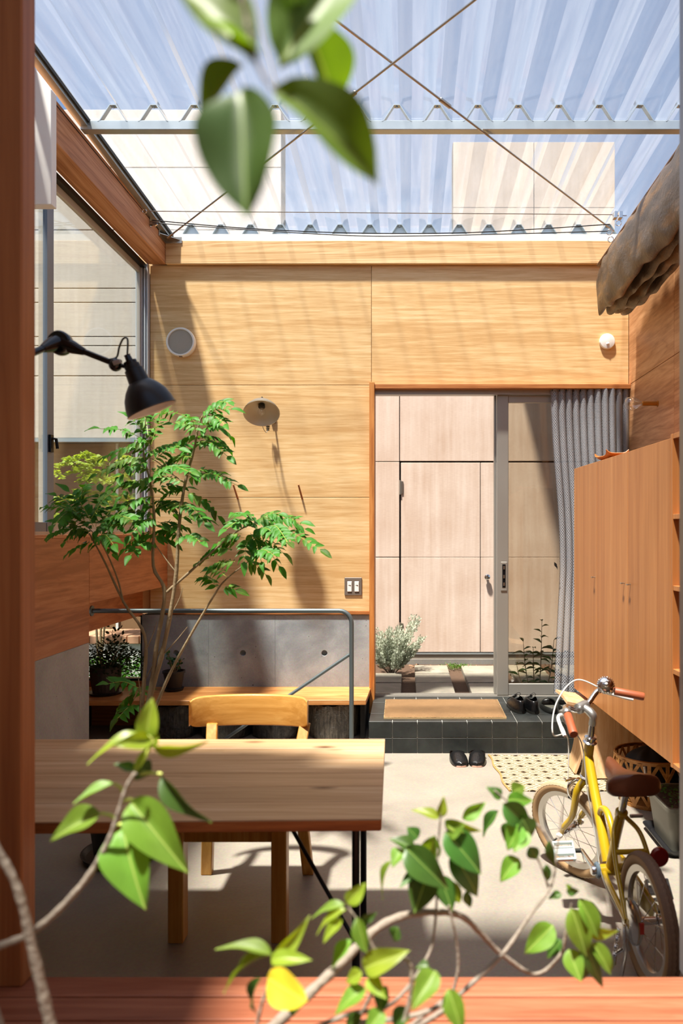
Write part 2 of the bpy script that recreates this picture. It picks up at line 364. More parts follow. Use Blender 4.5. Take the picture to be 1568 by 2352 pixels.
M['concrete2'] = concrete('cast_concrete_side', '8e8a86', 'b0aaa4')
M['floor'] = concrete('floor_mortar', '847c70', '9e9585', pits=False, rough=.42, scale=1.6, spec=.4)
M['tile'] = concrete('slate_tile', '1e2120', '323533', pits=False, rough=.42, scale=7)
M['grout'] = plain('grout', 'b9b6ae', .8)
M['paver'] = concrete('paving_stone', '766f60', '908876', pits=False, rough=.85, scale=6)
M['soil'] = plain('soil', '4a3626', .95, vary=.4, bump=.9, bscale=60)
M['gravel'] = plain('gravel', '9a9284', .9, vary=.3, bump=.8, bscale=120)
M['alu'] = plain('aluminium_champagne', 'a8a49c', .38, .55)
M['alu_grey'] = plain('aluminium_grey', '9a9ea4', .4, .6)
M['alu_pale'] = plain('aluminium_pale', 'b8aea4', .45, .4)
M['alu_light'] = plain('aluminium_light', 'c6cad0', .4, .2)
M['alu_slate'] = plain('aluminium_slate', '767e8c', .45, .3)
M['galv'] = plain('galvanised_steel', 'b2bcc0', .38, .7, vary=.2)
M['galv_pipe'] = plain('galvanised_pipe', '6c7678', .45, .6, vary=.15)
M['steel'] = plain('stainless_steel', 'b4aea4', .28, .95)
M['chrome'] = plain('chrome', 'd8d8d8', .12, 1.0)
M['alloy'] = plain('brushed_alloy', 'b8b8b4', .38, .9)
M['brass'] = plain('brass', 'b8843c', .3, .9)
M['black'] = plain('black_paint', '0e0e10', .38)
M['black_gloss'] = plain('black_gloss', '0b0b0c', .18)
M['black_metal'] = plain('black_metal', '16161a', .4, .6)
M['black_rubber'] = plain('black_rubber', '15150f', .6)
M['dark'] = plain('dark_void', '0f0c0a', .9)
M['white'] = plain('white_paint', 'e9e8e4', .5)
M['white_plastic'] = plain('white_plastic', 'ecebe6', .35)
M['grille'] = plain('speaker_grille', 'b8b2a6', .6, .2, bump=.8, bscale=420)
M['offwhite_enamel'] = plain('cream_enamel', 'd8cfb4', .25)
M['enamel_grey'] = plain('grey_enamel', '6c6862', .3)
M['umber'] = plain('switch_plate_umber', '6e6258', .45)
M['yellow'] = plain('yellow_paint', 'bb9a1c', .25, coat=.5)
M['tyre'] = plain('tan_tyre', 'a0805a', .75, vary=.12)
M['tyre_tread'] = plain('brown_tread', '7a6250', .8, vary=.15)
M['rim'] = plain('silver_rim', 'c4c0b8', .3, .7)
M['saddle'] = plain('brown_saddle', '5e321c', .35, bump=.05, bscale=300)
M['grip'] = plain('brown_grip', '9a5030', .5)
M['pedal'] = plain('pale_grey_plastic', 'b9c4c2', .45)
M['reflector_red'] = plain('red_reflector', '7e0f10', .2)
M['reflector_orange'] = plain('orange_reflector', 'd06a2c', .25)
M['cable'] = plain('white_cable', 'dedcd4', .4)
M['cable_grey'] = plain('grey_cable', '8c8a84', .4, .3)
M['rope'] = plain('black_rope', '14161a', .6)
M['slipper'] = plain('black_leather', '121213', .28, bump=.25, bscale=60)
M['slipper_sole'] = plain('pink_sole', 'c69a86', .6)
M['sandal'] = plain('dark_grey_rubber', '2a2b27', .5)
M['insole'] = plain('grey_insole', '5a5a50', .6)
M['coir'] = plain('coir_mat', '94714a', .95, vary=.3, bump=1.0, bscale=260)
M['pot_dark'] = plain('dark_pot', '2a2624', .6, vary=.2)
M['pot_brown'] = plain('brown_ribbed_pot', '3c322c', .6, vary=.2)
M['pot_grey'] = plain('planter_grey', '6a685c', .5)
M['planter_black'] = plain('black_saucer', '1c1c1e', .4)
M['tarp'] = None
M['bark'] = plain('grey_bark', '857a6e', .8, vary=.25, bump=.5, bscale=90)
M['bark_tree'] = plain('tree_bark', '8c7a5c', .75, vary=.25, bump=.3, bscale=90)
M['stem_green'] = plain('green_stem', 'b0b858', .5)
M['board'] = None
M['glass'] = pane_mat('clear_glass')
M['glass_door'] = pane_mat('door_glass', 'e8e5dc', 1.0)
M['sheet'] = sheet_mat('polycarbonate')
M['bulb'] = pane_mat('bulb_glass', 'ffffff', 1.6)
M['filament'] = plain('filament_support', 'd8c8a0', .3, .3)
M['leaf_fg'] = leaf_mat('leaf_bright', '68902e', '9eb858', .42, .5, .2)
M['leaf_young'] = leaf_mat('leaf_young', '86a030', 'b0c460', .48, .4, .10)
M['leaf_dark'] = leaf_mat('leaf_deep', '3a5e22', '7d9c4a', .30, .42, .18)
M['leaf_yellow'] = leaf_mat('leaf_yellow', 'e2cc3a', 'ead860', .45, .5, .05)
M['leaf_top'] = leaf_mat('leaf_top', '567420', '8fa648', .40, .5, .12)
M['leaf_tree'] = leaf_mat('leaf_ash', '4a7422', '6e9440', .32, .5, .3, spec=.3)
M['leaf_out'] = leaf_mat('leaf_sunny', '9ab848', None, .45, .5, .25)
M['leaf_shade'] = leaf_mat('leaf_shade', '30472a', None, .2, .5, .2)
M['leaf_jade'] = leaf_mat('leaf_jade', '2c5a28', None, .15, .3, .2)
M['leaf_silver'] = leaf_mat('leaf_silver', 'b0b8a4', None, .3, .7, .2)
M['leaf_lily'] = leaf_mat('leaf_lily', '3f5a26', None, .3, .4, .2)
M['sprout'] = leaf_mat('leaf_sprout', '50782c', None, .35, .5, .25)

def tarp_mat():
    m, nt, b, o = newmat('tarpaulin')
    tc = N(nt, 'ShaderNodeTexCoord'); mp = N(nt, 'ShaderNodeMapping'); mp.inputs['Scale'].default_value = (3, .6, 3); L(nt, tc.outputs['Object'], mp.inputs[0])
    n = N(nt, 'ShaderNodeTexNoise', Scale=3.0, Detail=6.0, Roughness=.65); L(nt, mp.outputs[0], n.inputs['Vector'])
    r0 = N(nt, 'ShaderNodeValToRGB'); e = r0.color_ramp.elements; e[0].position = .35; e[0].color = lin('42382f'); e[1].position = .62; e[1].color = lin('7e5e3a'); k = e.new(.5); k.color = lin('584a3d')
    L(nt, n.outputs['Fac'], r0.inputs[0]); L(nt, r0.outputs[0], b.inputs['Base Color'])
    b.inputs['Roughness'].default_value = .38
    n2 = N(nt, 'ShaderNodeTexNoise', Scale=22.0, Detail=6.0, Roughness=.7); L(nt, tc.outputs['Object'], n2.inputs['Vector'])
    bp = N(nt, 'ShaderNodeBump', Strength=.5, Distance=.02); L(nt, n2.outputs['Fac'], bp.inputs['Height']); L(nt, bp.outputs[0], b.inputs['Normal'])
    return m
M['tarp'] = tarp_mat()
def board_mat(name, c0, c1):    # cement-fibre facing board, rain-washed vertical streaks and fine horizontal weave
    m, nt, b, o = newmat(name)
    tc = N(nt, 'ShaderNodeTexCoord'); mp = N(nt, 'ShaderNodeMapping'); mp.inputs['Scale'].default_value = (9, 9, .5); L(nt, tc.outputs['Object'], mp.inputs[0])
    n = N(nt, 'ShaderNodeTexNoise', Scale=2.0, Detail=6.0, Roughness=.6); L(nt, mp.outputs[0], n.inputs['Vector'])
    n0 = N(nt, 'ShaderNodeTexNoise', Scale=2.2, Detail=4.0); L(nt, tc.outputs['Object'], n0.inputs['Vector'])
    ad = N(nt, 'ShaderNodeMath', operation='MULTIPLY_ADD'); ad.inputs[1].default_value = .5; L(nt, n.outputs['Fac'], ad.inputs[0])
    h = N(nt, 'ShaderNodeMath', operation='MULTIPLY'); h.inputs[1].default_value = .5; L(nt, n0.outputs['Fac'], h.inputs[0]); L(nt, h.outputs[0], ad.inputs[2])
    r0 = N(nt, 'ShaderNodeValToRGB'); e = r0.color_ramp.elements; e[0].position = .36; e[0].color = lin(c0); e[1].position = .62; e[1].color = lin(c1)
    L(nt, ad.outputs[0], r0.inputs[0])
    mp2 = N(nt, 'ShaderNodeMapping'); mp2.inputs['Scale'].default_value = (12, 12, 130); L(nt, tc.outputs['Object'], mp2.inputs[0])
    n2 = N(nt, 'ShaderNodeTexNoise', Scale=2.0, Detail=2.0); L(nt, mp2.outputs[0], n2.inputs['Vector'])
    mx = N(nt, 'ShaderNodeMix', data_type='RGBA', blend_type='OVERLAY'); mx.inputs[0].default_value = .18; L(nt, r0.outputs[0], mx.inputs[6]); L(nt, n2.outputs['Fac'], mx.inputs[7])
    L(nt, mx.outputs[2], b.inputs['Base Color']); b.inputs['Roughness'].default_value = .85; b.inputs['Specular IOR Level'].default_value = .2
    return m
M['board'] = board_mat('facing_board', 'c0a896', 'd4c2b4')
M['board_left'] = board_mat('facing_board_cream', 'c0b6ac', 'cec4bc')
def net_mat():      # knotted mesh curtain: diamonds cut through
    m, nt, b, o = newmat('net_curtain')
    uv = N(nt, 'ShaderNodeUVMap'); sx = N(nt, 'ShaderNodeSeparateXYZ'); L(nt, uv.outputs[0], sx.inputs[0])
    res = []
    for op in ('ADD', 'SUBTRACT'):
        v = N(nt, 'ShaderNodeMath', operation='MULTIPLY'); v.inputs[1].default_value = .6; L(nt, sx.outputs[1], v.inputs[0])
        a = N(nt, 'ShaderNodeMath', operation=op); L(nt, sx.outputs[0], a.inputs[0]); L(nt, v.outputs[0], a.inputs[1])
        s = N(nt, 'ShaderNodeMath', operation='MULTIPLY'); s.inputs[1].default_value = 78.0; L(nt, a.outputs[0], s.inputs[0])
        f = N(nt, 'ShaderNodeMath', operation='PINGPONG'); f.inputs[1].default_value = .5; L(nt, s.outputs[0], f.inputs[0])
        l = N(nt, 'ShaderNodeMath', operation='LESS_THAN'); l.inputs[1].default_value = .21; L(nt, f.outputs[0], l.inputs[0]); res.append(l)
    mx = N(nt, 'ShaderNodeMath', operation='MAXIMUM'); L(nt, res[0].outputs[0], mx.inputs[0]); L(nt, res[1].outputs[0], mx.inputs[1])
    b.inputs['Base Color'].default_value = lin('94959a'); b.inputs['Roughness'].default_value = .7
    tr = N(nt, 'ShaderNodeBsdfTransparent'); ms = N(nt, 'ShaderNodeMixShader'); L(nt, mx.outputs[0], ms.inputs[0]); L(nt, tr.outputs[0], ms.inputs[1]); L(nt, b.outputs[0], ms.inputs[2]); L(nt, ms.outputs[0], o.inputs[0])
    return m
M['net'] = net_mat()
def rug_mat():      # cut-pile diamonds: nested rhombs with dark centres
    m, nt, b, o = newmat('rug_weave')
    tc = N(nt, 'ShaderNodeTexCoord'); sx = N(nt, 'ShaderNodeSeparateXYZ'); L(nt, tc.outputs['Object'], sx.inputs[0])
    def pp(src, sc_, offv=0):
        a = N(nt, 'ShaderNodeMath', operation='MULTIPLY_ADD'); a.inputs[1].default_value = sc_; a.inputs[2].default_value = offv; L(nt, src, a.inputs[0])
        f = N(nt, 'ShaderNodeMath', operation='PINGPONG'); f.inputs[1].default_value = .5; L(nt, a.outputs[0], f.inputs[0]); return f.outputs[0]
    u = pp(sx.outputs[0], 8.0); v = pp(sx.outputs[1], 9.5)
    sm = N(nt, 'ShaderNodeMath', operation='ADD'); L(nt, u, sm.inputs[0]); L(nt, v, sm.inputs[1])
    ring = N(nt, 'ShaderNodeMath', operation='PINGPONG'); ring.inputs[1].default_value = .125; L(nt, sm.outputs[0], ring.inputs[0])
    l1 = N(nt, 'ShaderNodeMath', operation='LESS_THAN'); l1.inputs[1].default_value = .042; L(nt, ring.outputs[0], l1.inputs[0])
    d1 = N(nt, 'ShaderNodeMath', operation='LESS_THAN'); d1.inputs[1].default_value = .16; L(nt, sm.outputs[0], d1.inputs[0])
    d2 = N(nt, 'ShaderNodeMath', operation='GREATER_THAN'); d2.inputs[1].default_value = .86; L(nt, sm.outputs[0], d2.inputs[0])
    dd = N(nt, 'ShaderNodeMath', operation='MAXIMUM'); L(nt, d1.outputs[0], dd.inputs[0]); L(nt, d2.outputs[0], dd.inputs[1])
    m1 = N(nt, 'ShaderNodeMix', data_type='RGBA'); m1.inputs[6].default_value = lin('b8ab90'); m1.inputs[7].default_value = lin('766648'); L(nt, l1.outputs[0], m1.inputs[0])
    m2 = N(nt, 'ShaderNodeMix', data_type='RGBA'); m2.inputs[7].default_value = lin('33261a'); L(nt, dd.outputs[0], m2.inputs[0]); L(nt, m1.outputs[2], m2.inputs[6])
    L(nt, m2.outputs[2], b.inputs['Base Color']); b.inputs['Roughness'].default_value = .95; b.inputs['Specular IOR Level'].default_value = .1
    n = N(nt, 'ShaderNodeTexNoise', Scale=350.0); L(nt, tc.outputs['Object'], n.inputs['Vector'])
    bp = N(nt, 'ShaderNodeBump', Strength=.5, Distance=.004); L(nt, n.outputs['Fac'], bp.inputs['Height']); L(nt, bp.outputs[0], b.inputs['Normal'])
    return m
M['rug'] = rug_mat()
def film_mat():     # dark sacking under crumpled clear film
    m, nt, b, o = newmat('wrapped_sacking')
    tc = N(nt, 'ShaderNodeTexCoord'); mp = N(nt, 'ShaderNodeMapping'); mp.inputs['Scale'].default_value = (12, 12, 1.2); L(nt, tc.outputs['Object'], mp.inputs[0])
    n = N(nt, 'ShaderNodeTexNoise', Scale=6.0, Detail=6.0, Roughness=.7); L(nt, mp.outputs[0], n.inputs['Vector'])
    r0 = N(nt, 'ShaderNodeValToRGB'); e = r0.color_ramp.elements; e[0].position = .4; e[0].color = lin('0f0e0d'); e[1].position = .72; e[1].color = lin('4c463e'); L(nt, n.outputs['Fac'], r0.inputs[0]); L(nt, r0.outputs[0], b.inputs['Base Color'])
    b.inputs['Roughness'].default_value = .3; b.inputs['Coat Weight'].default_value = .6; b.inputs['Coat Roughness'].default_value = .1
    n2 = N(nt, 'ShaderNodeTexNoise', Scale=26.0, Detail=5.0, Roughness=.7, Distortion=1.0); L(nt, tc.outputs['Object'], n2.inputs['Vector'])
    bp = N(nt, 'ShaderNodeBump', Strength=.7, Distance=.02); L(nt, n2.outputs['Fac'], bp.inputs['Height']); L(nt, bp.outputs[0], b.inputs['Coat Normal']); L(nt, bp.outputs[0], b.inputs['Normal'])
    return m
M['film'] = film_mat()
# ================================================================== the setting
WY = 5.36                      # face of the far wall
XL, XR = -1.735, 1.603         # inner faces of the side walls
def panel(parent, a, b, m, name='plywood_panel', bevel=.0015):
    return MB().box(a, b).build(name, m, parent, bevel=bevel)
# floor
fl = MB().box((-2.6, -1.6, -.1), (1.75, 5.5, 0)).build('floor', M['floor']); tag(fl, kind='structure')
# far wall
wb = struct('wall_back', (0, WY, 0))
MB().box((-1.95, WY+.014, .815), (-.27, WY+.15, 3.5)).box((-.27, WY+.014, 2.45), (1.75, WY+.15, 3.5)).box((1.59, WY+.014, 0), (1.75, WY+.15, 2.45)).build('backing', plain('panel_edge', 'c8a878', .6), wb)
g = .0015
for (x0, x1, z0, z1) in ((-1.862, -.259, 2.463, 3.33), (-.259, XR, 2.463, 3.33), (-1.862, -.27, 1.65, 2.463), (-1.862, -.27, .825, 1.65)):
    panel(wb, (x0+g, WY, z0+g), (x1-g, WY+.013, z1-g), M['ply_wall'])
# low concrete part with tie holes
wc = struct('wall_back_lower', (0, WY, 0))
def plate_hole(mb, x0, x1, z0, z1, cx, cz, r, y):
    pts = [(x0, z0), (cx, z0), (x1, z0), (x1, cz), (x1, z1), (cx, z1), (x0, z1), (x0, cz)]
    n = len(mb.v); seg = 24
    ring = [(cx+r*math.cos(2*math.pi*k/seg), cz+r*math.sin(2*math.pi*k/seg)) for k in range(seg)]
    # outer loop resampled to seg points
    out = []
    for k in range(seg):
        a = 2*math.pi*k/seg; dx, dz = math.cos(a), math.sin(a)
        tx = ((x1-cx) if dx > 0 else (x0-cx))/dx if abs(dx) > 1e-9 else 1e9
        tz = ((z1-cz) if dz > 0 else (z0-cz))/dz if abs(dz) > 1e-9 else 1e9
        t = min(tx, tz); out.append((cx+dx*t, cz+dz*t))
    for c in ((x0, z0), (x1, z0), (x1, z1), (x0, z1)):   # snap the nearest ray to each corner
        k = min(range(seg), key=lambda i: (out[i][0]-c[0])**2+(out[i][1]-c[1])**2); out[k] = c
    mb.v += [Vector((p[0], y, p[1])) for p in out] + [Vector((p[0], y, p[1])) for p in ring] + [Vector((p[0]*.0+cx+(p[0]-cx)*.82, y+.03, cz+(p[1]-cz)*.82)) for p in ring]
    for k in range(seg):
        j = (k+1) % seg
        mb.f.append((n+k, n+j, n+seg+j, n+seg+k)); mb.f.append((n+seg+k, n+seg+j, n+2*seg+j, n+2*seg+k))
    mb.f.append(tuple(n+2*seg+k for k in range(seg)))
for (x0, x1, cx) in ((-1.92, -1.439, -1.675), (-1.438, -.957, -1.19), (-.956, -.27, -.60)):
    mb = MB(); plate_hole(mb, x0, x1, 0, .80, cx, .523, .022, WY)
    mb.build('concrete_pour', M['concrete'], wc)
MB().box((-1.92, WY+.031, 0), (-.27, WY+.15, .80)).build('core', M['concrete'], wc)
MB().box((-1.745, WY-.012, .805), (-.27, WY+.03, .825)).build('drip_batten', M['trim_x'], wc)
# wall beyond the niche at the left of the far wall, with the low window
MB().box((-2.55, WY, 0), (-1.92, WY+.15, .32)).build('plinth', M['trim_x'], wc)
MB().box((-2.55, WY, .80), (-1.95, WY+.15, 1.40)).build('lintel', M['ply_side'], wc)
w2 = struct('window_2', (-2.2, WY, .32))
mb = MB(); mb.box((-2.5, WY+.02, .32), (-1.925, WY+.05, .335)).box((-2.5, WY+.02, .785), (-1.925, WY+.05, .80)).box((-1.938, WY+.02, .32), (-1.925, WY+.05, .80)).box((-2.5, WY+.02, .32), (-2.487, WY+.05, .8)); mb.build('frame', M['black_metal'], w2)
MB().box((-2.49, WY+.03, .333), (-1.937, WY+.036, .787)).build('pane', M['glass'], w2)
# left wall: knee wall of plywood panels under the long window, concrete below its near part
wl = struct('wall_left', (XL, 3.5, 0))
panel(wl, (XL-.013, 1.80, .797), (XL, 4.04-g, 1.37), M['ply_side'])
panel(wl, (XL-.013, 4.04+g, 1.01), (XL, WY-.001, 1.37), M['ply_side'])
MB().box((-1.86, 1.80, .80), (XL-.014, 4.04, 1.368)).box((-1.86, 4.04, 1.014), (XL-.014, WY, 1.368)).build('core', M['trim_x'], wl)
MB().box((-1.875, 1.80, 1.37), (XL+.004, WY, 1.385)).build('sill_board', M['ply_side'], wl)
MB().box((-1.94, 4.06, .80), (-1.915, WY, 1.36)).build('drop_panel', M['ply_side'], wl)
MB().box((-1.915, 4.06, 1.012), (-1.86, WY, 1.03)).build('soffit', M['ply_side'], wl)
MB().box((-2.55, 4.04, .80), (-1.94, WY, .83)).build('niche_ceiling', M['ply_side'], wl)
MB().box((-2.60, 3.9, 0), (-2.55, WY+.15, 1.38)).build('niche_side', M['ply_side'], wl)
MB().box((-1.98, 1.80, 1.385), (-1.78, 3.50, 3.33)).build('upper_wall', M['white'], wl)
wl2 = struct('wall_left_lower', (XL, 3, 0))
MB().box((-2.55, 1.80, 0), (XL, 4.04, .797)).build('concrete_pour', M['concrete2'], wl2, bevel=.003)
# right wall
wr = struct('wall_right', (XR, 4, 0))
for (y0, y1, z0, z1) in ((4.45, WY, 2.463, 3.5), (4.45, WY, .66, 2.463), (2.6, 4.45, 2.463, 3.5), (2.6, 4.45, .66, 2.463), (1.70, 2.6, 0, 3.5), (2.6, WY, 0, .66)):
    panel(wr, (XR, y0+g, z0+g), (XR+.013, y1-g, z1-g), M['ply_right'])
MB().box((XR+.014, 1.7, 0), (XR+.14, WY+.15, 3.5)).build('core', M['dark'], wr)
# step of dark tiles before the door
st = struct('floor_step', (.68, 5.0, 0))
MB().box((-.243, 4.69, .0), (XR, 5.52, .194)).build('mortar_bed', M['grout'], st)
jx = [-.245] + [-.0948+.158*k for k in range(11)] + [XR]
tg = .0022
for i in range(len(jx)-1):
    for (z0, z1) in ((.098, .2), (.0, .098)):
        MB().box((jx[i]+tg, 4.683, z0+tg), (jx[i+1]-tg, 4.692, z1-tg*(z1 < .19))).build('tile', M['tile'], st, bevel=.001)
    for (y0, y1) in ((4.693, 4.90), (4.90, 5.216), (5.216, 5.40)):
        MB().box((jx[i]+tg, y0+tg, .19), (jx[i+1]-tg, y1-tg, .2)).build('tile', M['tile'], st, bevel=.001)
# door opening: jambs, head, threshold
d1 = struct('door_1', (.65, WY, .2))
MB().box((-.272, 5.30, .10), (-.235, 5.51, 2.475)).build('jamb', M['trim_z'], d1, bevel=.002)
MB().box((-.235, 5.31, 2.43), (XR, 5.51, 2.462)).build('head', M['trim_x'], d1, bevel=.002)
mb = MB(); mb.box((-.235, 5.37, 2.398), (XR, 5.39, 2.43)).box((-.235, 5.40, 2.404), (XR, 5.47, 2.43)); mb.build('head_track', M['alu'], d1)
mb = MB(); mb.box((-.235, 5.39, .195), (XR, 5.50, .204)).box((-.235, 5.405, .204), (XR, 5.411, .211)).box((-.235, 5.455, .204), (XR, 5.461, .211)); mb.build('threshold', M['alu'], d1)
MB().box((.640, 5.452, .211), (.656, 5.50, 2.404)).build('meeting_post', M['alu'], d1)
# back (garden) ground
gr = MB().box((-6, 5.51, -.05), (4.5, 9.5, .10)).build('garden_soil', M['soil']); tag(gr, kind='structure')
gr2 = MB().box((-6, 1.0, -.3), (-2.6, 5.51, .02)).build('side_gravel', M['gravel']); tag(gr2, kind='structure')
# ---- roof: timber plate, side beam, flashing, clear sheet
PITCH, X0R = .2158, -.0556
def zc(y): return 3.678+.033*(3.935-y)
bb = thing('wall_plate', 'pale sunlit timber beam along the top of the plywood back wall', 'beam', (0, 5.34, 3.33))
MB().box((-1.74, 5.325, 3.331), (1.60, 5.46, 3.497)).build('timber', M['beam_x'], bb, bevel=.003)
sb = thing('side_beam', 'orange timber beam running above the long side window', 'beam', (-1.81, 3.5, 3.33))
MB().box((-1.877, 1.80, 3.332), (-1.741, 5.345, 3.545)).build('timber', M['beam_y'], sb, bevel=.004)
MB().box((-1.7415, 1.80, 3.515), (-1.7385, 5.33, 3.519)).build('slot', M['dark'], sb)
rf = struct('ceiling', (0, 3.6, 3.6))
ysl = [1.55, 2.2, 2.9, 3.6, 4.2, 4.8, 5.55]
prof = []
k0 = -8
for k in range(k0, 8):
    c = X0R+PITCH*k
    prof += [(c-.1079+.0001, -.088), (c-.078, -.088), (c-.013, 0), (c+.013, 0), (c+.078, -.088)]
prof = [(x, z) for x, z in prof if -1.72 < x < 1.64]
mb = MB(); n = len(prof)
for y in ysl: mb.v += [Vector((x, y, zc(y)+z+.004)) for x, z in prof]
for i in range(len(ysl)-1):
    for k in range(n-1): mb.f.append((i*n+k, i*n+k+1, (i+1)*n+k+1, (i+1)*n+k))
mb.build('corrugated_sheet', M['sheet'], rf)
mb = MB(); mb.prism([(-1.742, 1.75, zc(1.75)-.118), (-1.70, 1.75, zc(1.75)-.118), (-1.70, 1.75, zc(1.75)-.09), (-1.742, 1.75, zc(1.75)-.09)], (0, 3.66, -.033*3.66)); mb.build('edge_flashing', M['galv'], rf)
mb = MB(); mb.prism([(-1.70, 1.75, zc(1.75)-.100), (-1.688, 1.75, zc(1.75)-.100), (-1.688, 1.75, zc(1.75)-.078), (-1.70, 1.75, zc(1.75)-.078)], (0, 3.66, -.033*3.66)); mb.build('edge_seal', M['black_rubber'], rf)
MB().box((-1.74, 5.335, 3.4985), (1.60, 5.46, 3.548)).build('end_flashing', M['white'], rf)
def bracket_mesh(fill):
    mb = MB(); pts = [(-.080, -.090), (-.074, -.0895), (-.016, 0), (.016, 0), (.074, -.0895), (.080, -.090)]
    for i in range(5):
        a, b = pts[i], pts[i+1]
        mb.beam((a[0], 0, a[1]-.003), (b[0], 0, b[1]-.003), .030, .004, up=(0, 0, 1) if abs(a[1]-b[1]) < .05 else (0, 0, 1))
    mb.lathe([(.006, 0), (.006, .007), (.001, .008)], (0, 0, -.012), seg=6)
    if fill: mb.prism([(-.074, .012, -.092), (.074, .012, -.092), (.016, .012, -.004), (-.016, .012, -.004)], (0, .003, 0))
    return mb
pu = thing('roof_purlin', 'galvanised steel purlin crossing under the clear roof sheet', 'purlin', (0, 3.96, 3.56))
MB().box((-1.738, 3.935, 3.540), (1.60, 3.985, 3.590)).build('channel', M['galv'], pu, bevel=.003)
me = bracket_mesh(False).mesh('bracket', M['galv'])
me2 = bracket_mesh(True).mesh('closure_bracket', M['galv'])
for k in range(-7, 8):
    x = X0R+PITCH*k
    place('bracket', me, pu, Matrix.Translation(Vector((x, 3.95, zc(3.95)-.002))-off(pu)))
    place('closure_bracket', me2, rf, Matrix.Translation(Vector((x, 5.37, zc(5.37)-.002))-off(rf)))
# opaque roof band over the opening on this side, and the side walls of the planted porch we look out of
ce = MB().box((-3.0, .885, 3.46), (3.0, 1.60, 3.62)).build('ceiling_band', M['white']); tag(ce, kind='structure')
PLASTER = plain('warm_plaster', 'b4a898', .8)
wn1 = MB().box((-1.35, -1.6, 0), (-1.10, 1.70, 3.46)).build('wall_near_left', PLASTER); tag(wn1, kind='structure')
wn2 = MB().box((1.75, -1.6, 0), (1.95, 1.70, 3.46)).build('wall_near_right', PLASTER); tag(wn2, kind='structure')
wn3 = MB().box((-1.10, -1.8, 0), (1.75, -1.6, 3.46)).build('wall_near_back', PLASTER); tag(wn3, kind='structure')
wn4 = MB().box((-2.0, 1.70, 0), (-1.10, 1.80, 3.46)).box((.72, 1.66, 0), (1.75, 1.70, 3.46)).build('wall_near_front', PLASTER); tag(wn4, kind='structure')
# deck boards underfoot
dk = struct('floor_deck', (0, 1.2, .35))
edges = [1.752, 1.673, 1.592, 1.51] + [1.51-.083*k for k in range(1, 14)]
for i in range(len(edges)-1):
    MB().box((-1.095, edges[i+1]+.0025, .322), (1.70, edges[i]-.0025, .35)).build('deck_board', M['deck'], dk, bevel=.004, bseg=2)
MB().box((-1.095, 1.715, .02), (.72, 1.735, .321)).build('fascia', M['deck'], dk)
# post at our left, aluminium jamb at our right
po = thing('wooden_post', 'brown timber post standing beside the opening in the near foreground', 'post', (-.98, 1.74, .35))
MB().box((-1.095, 1.705, .35), (-.887, 1.768, 3.46)).build('timber', M['post'], po, bevel=.004)
d2 = struct('door_2', (.68, 1.74, .35))
mb = MB(); mb.box((.6515, 1.70, .35), (.72, 1.775, 3.2)); mb.build('aluminium_jamb', M['alu_grey'], d2, bevel=.003)
MB().box((.649, 1.715, 1.00), (.6515, 1.74, 1.09)).build('strike_plate', M['black_metal'], d2)
# ---- long side window
w1 = struct('window_1', (-1.9, 4.4, 1.385))
XW = -1.862
mb = MB()
for (xa, xb) in ((-1.872, -1.865), (-1.892, -1.882), (-1.915, -1.902), (-1.952, -1.925)): mb.box((xa, 5.318, 1.40), (xb, 5.358, 3.33))
mb.box((-1.952, 5.338, 1.40), (-1.864, 5.358, 3.33)); mb.build('far_jamb', M['alu_light'], w1)
mb = MB(); mb.box((-1.955, 3.50, 1.386), (-1.864, 5.358, 1.402)).box((-1.955, 3.5, 1.402), (-1.945, 5.358, 1.425)).box((-1.91, 3.5, 1.402), (-1.90, 5.358, 1.42)); mb.build('sill_track', M['alu_pale'], w1)
mb = MB(); mb.box((-1.955, 3.50, 3.30), (-1.880, 5.358, 3.331)); mb.build('head_track', M['black_metal'], w1)
mb = MB()
for (xa, xb) in ((-1.870, -1.862), (-1.90, -1.88), (-1.95, -1.915)): mb.box((xa, 3.50, 1.40), (xb, 3.60+.03*(xa > -1.88), 3.33))
mb.box((-1.955, 3.50, 1.40), (-1.862, 3.53, 3.33)); mb.build('near_jamb', M['alu_grey'], w1)
s1 = MB(); s1.box((-1.885, 3.83, 1.403), (-1.862, 3.90, 3.30)).box((-1.885, 3.53, 1.403), (-1.865, 3.83, 1.45)).box((-1.885, 3.53, 3.26), (-1.865, 3.83, 3.30)); sash1 = s1.build('inner_sash', M['alu_slate'], w1)
MB().box((-1.878, 3.53, 1.44), (-1.873, 3.84, 3.27)).build('pane', M['glass'], sash1)
s2 = MB(); s2.box((-1.935, 3.885, 1.403), (-1.905, 3.935, 3.30)).box((-1.935, 5.295, 1.403), (-1.912, 5.318, 3.30)).box((-1.935, 3.93, 1.403), (-1.912, 5.30, 1.45)).box((-1.935, 3.93, 3.26), (-1.912, 5.30, 3.30)); sash2 = s2.build('outer_sash', M['alu_pale'], w1)
MB().box((-1.926, 3.93, 1.44), (-1.920, 5.30, 3.27)).build('pane', M['glass'], sash2)
lk = MB(); c = P(108, 1008, 3.86); lk.box((-1.866, c.y-.018, c.z-.07), (-1.848, c.y+.012, c.z+.02)); lk.tube([(-1.85, c.y, c.z), (-1.835, c.y+.01, c.z-.0), (-1.83, c.y+.015, c.z-.05)], .008)
lk.build('crescent_lock', M['black_metal'], sash1, smooth=40)
# pale boxed end of the beam
wp = thing('white_casing', 'plain white box casing hanging below the side beam by the post', 'casing', (-1.6, 3.2, 2.8))
a = P(118, 470, 3.3); b2 = P(118, 205, 3.3); c2 = P(60, 130, 3.3); d = P(60, 470, 3.3)
MB().prism([a, b2, c2, d], (0, .05, 0)).build('panel', M['white'], wp, bevel=.003)
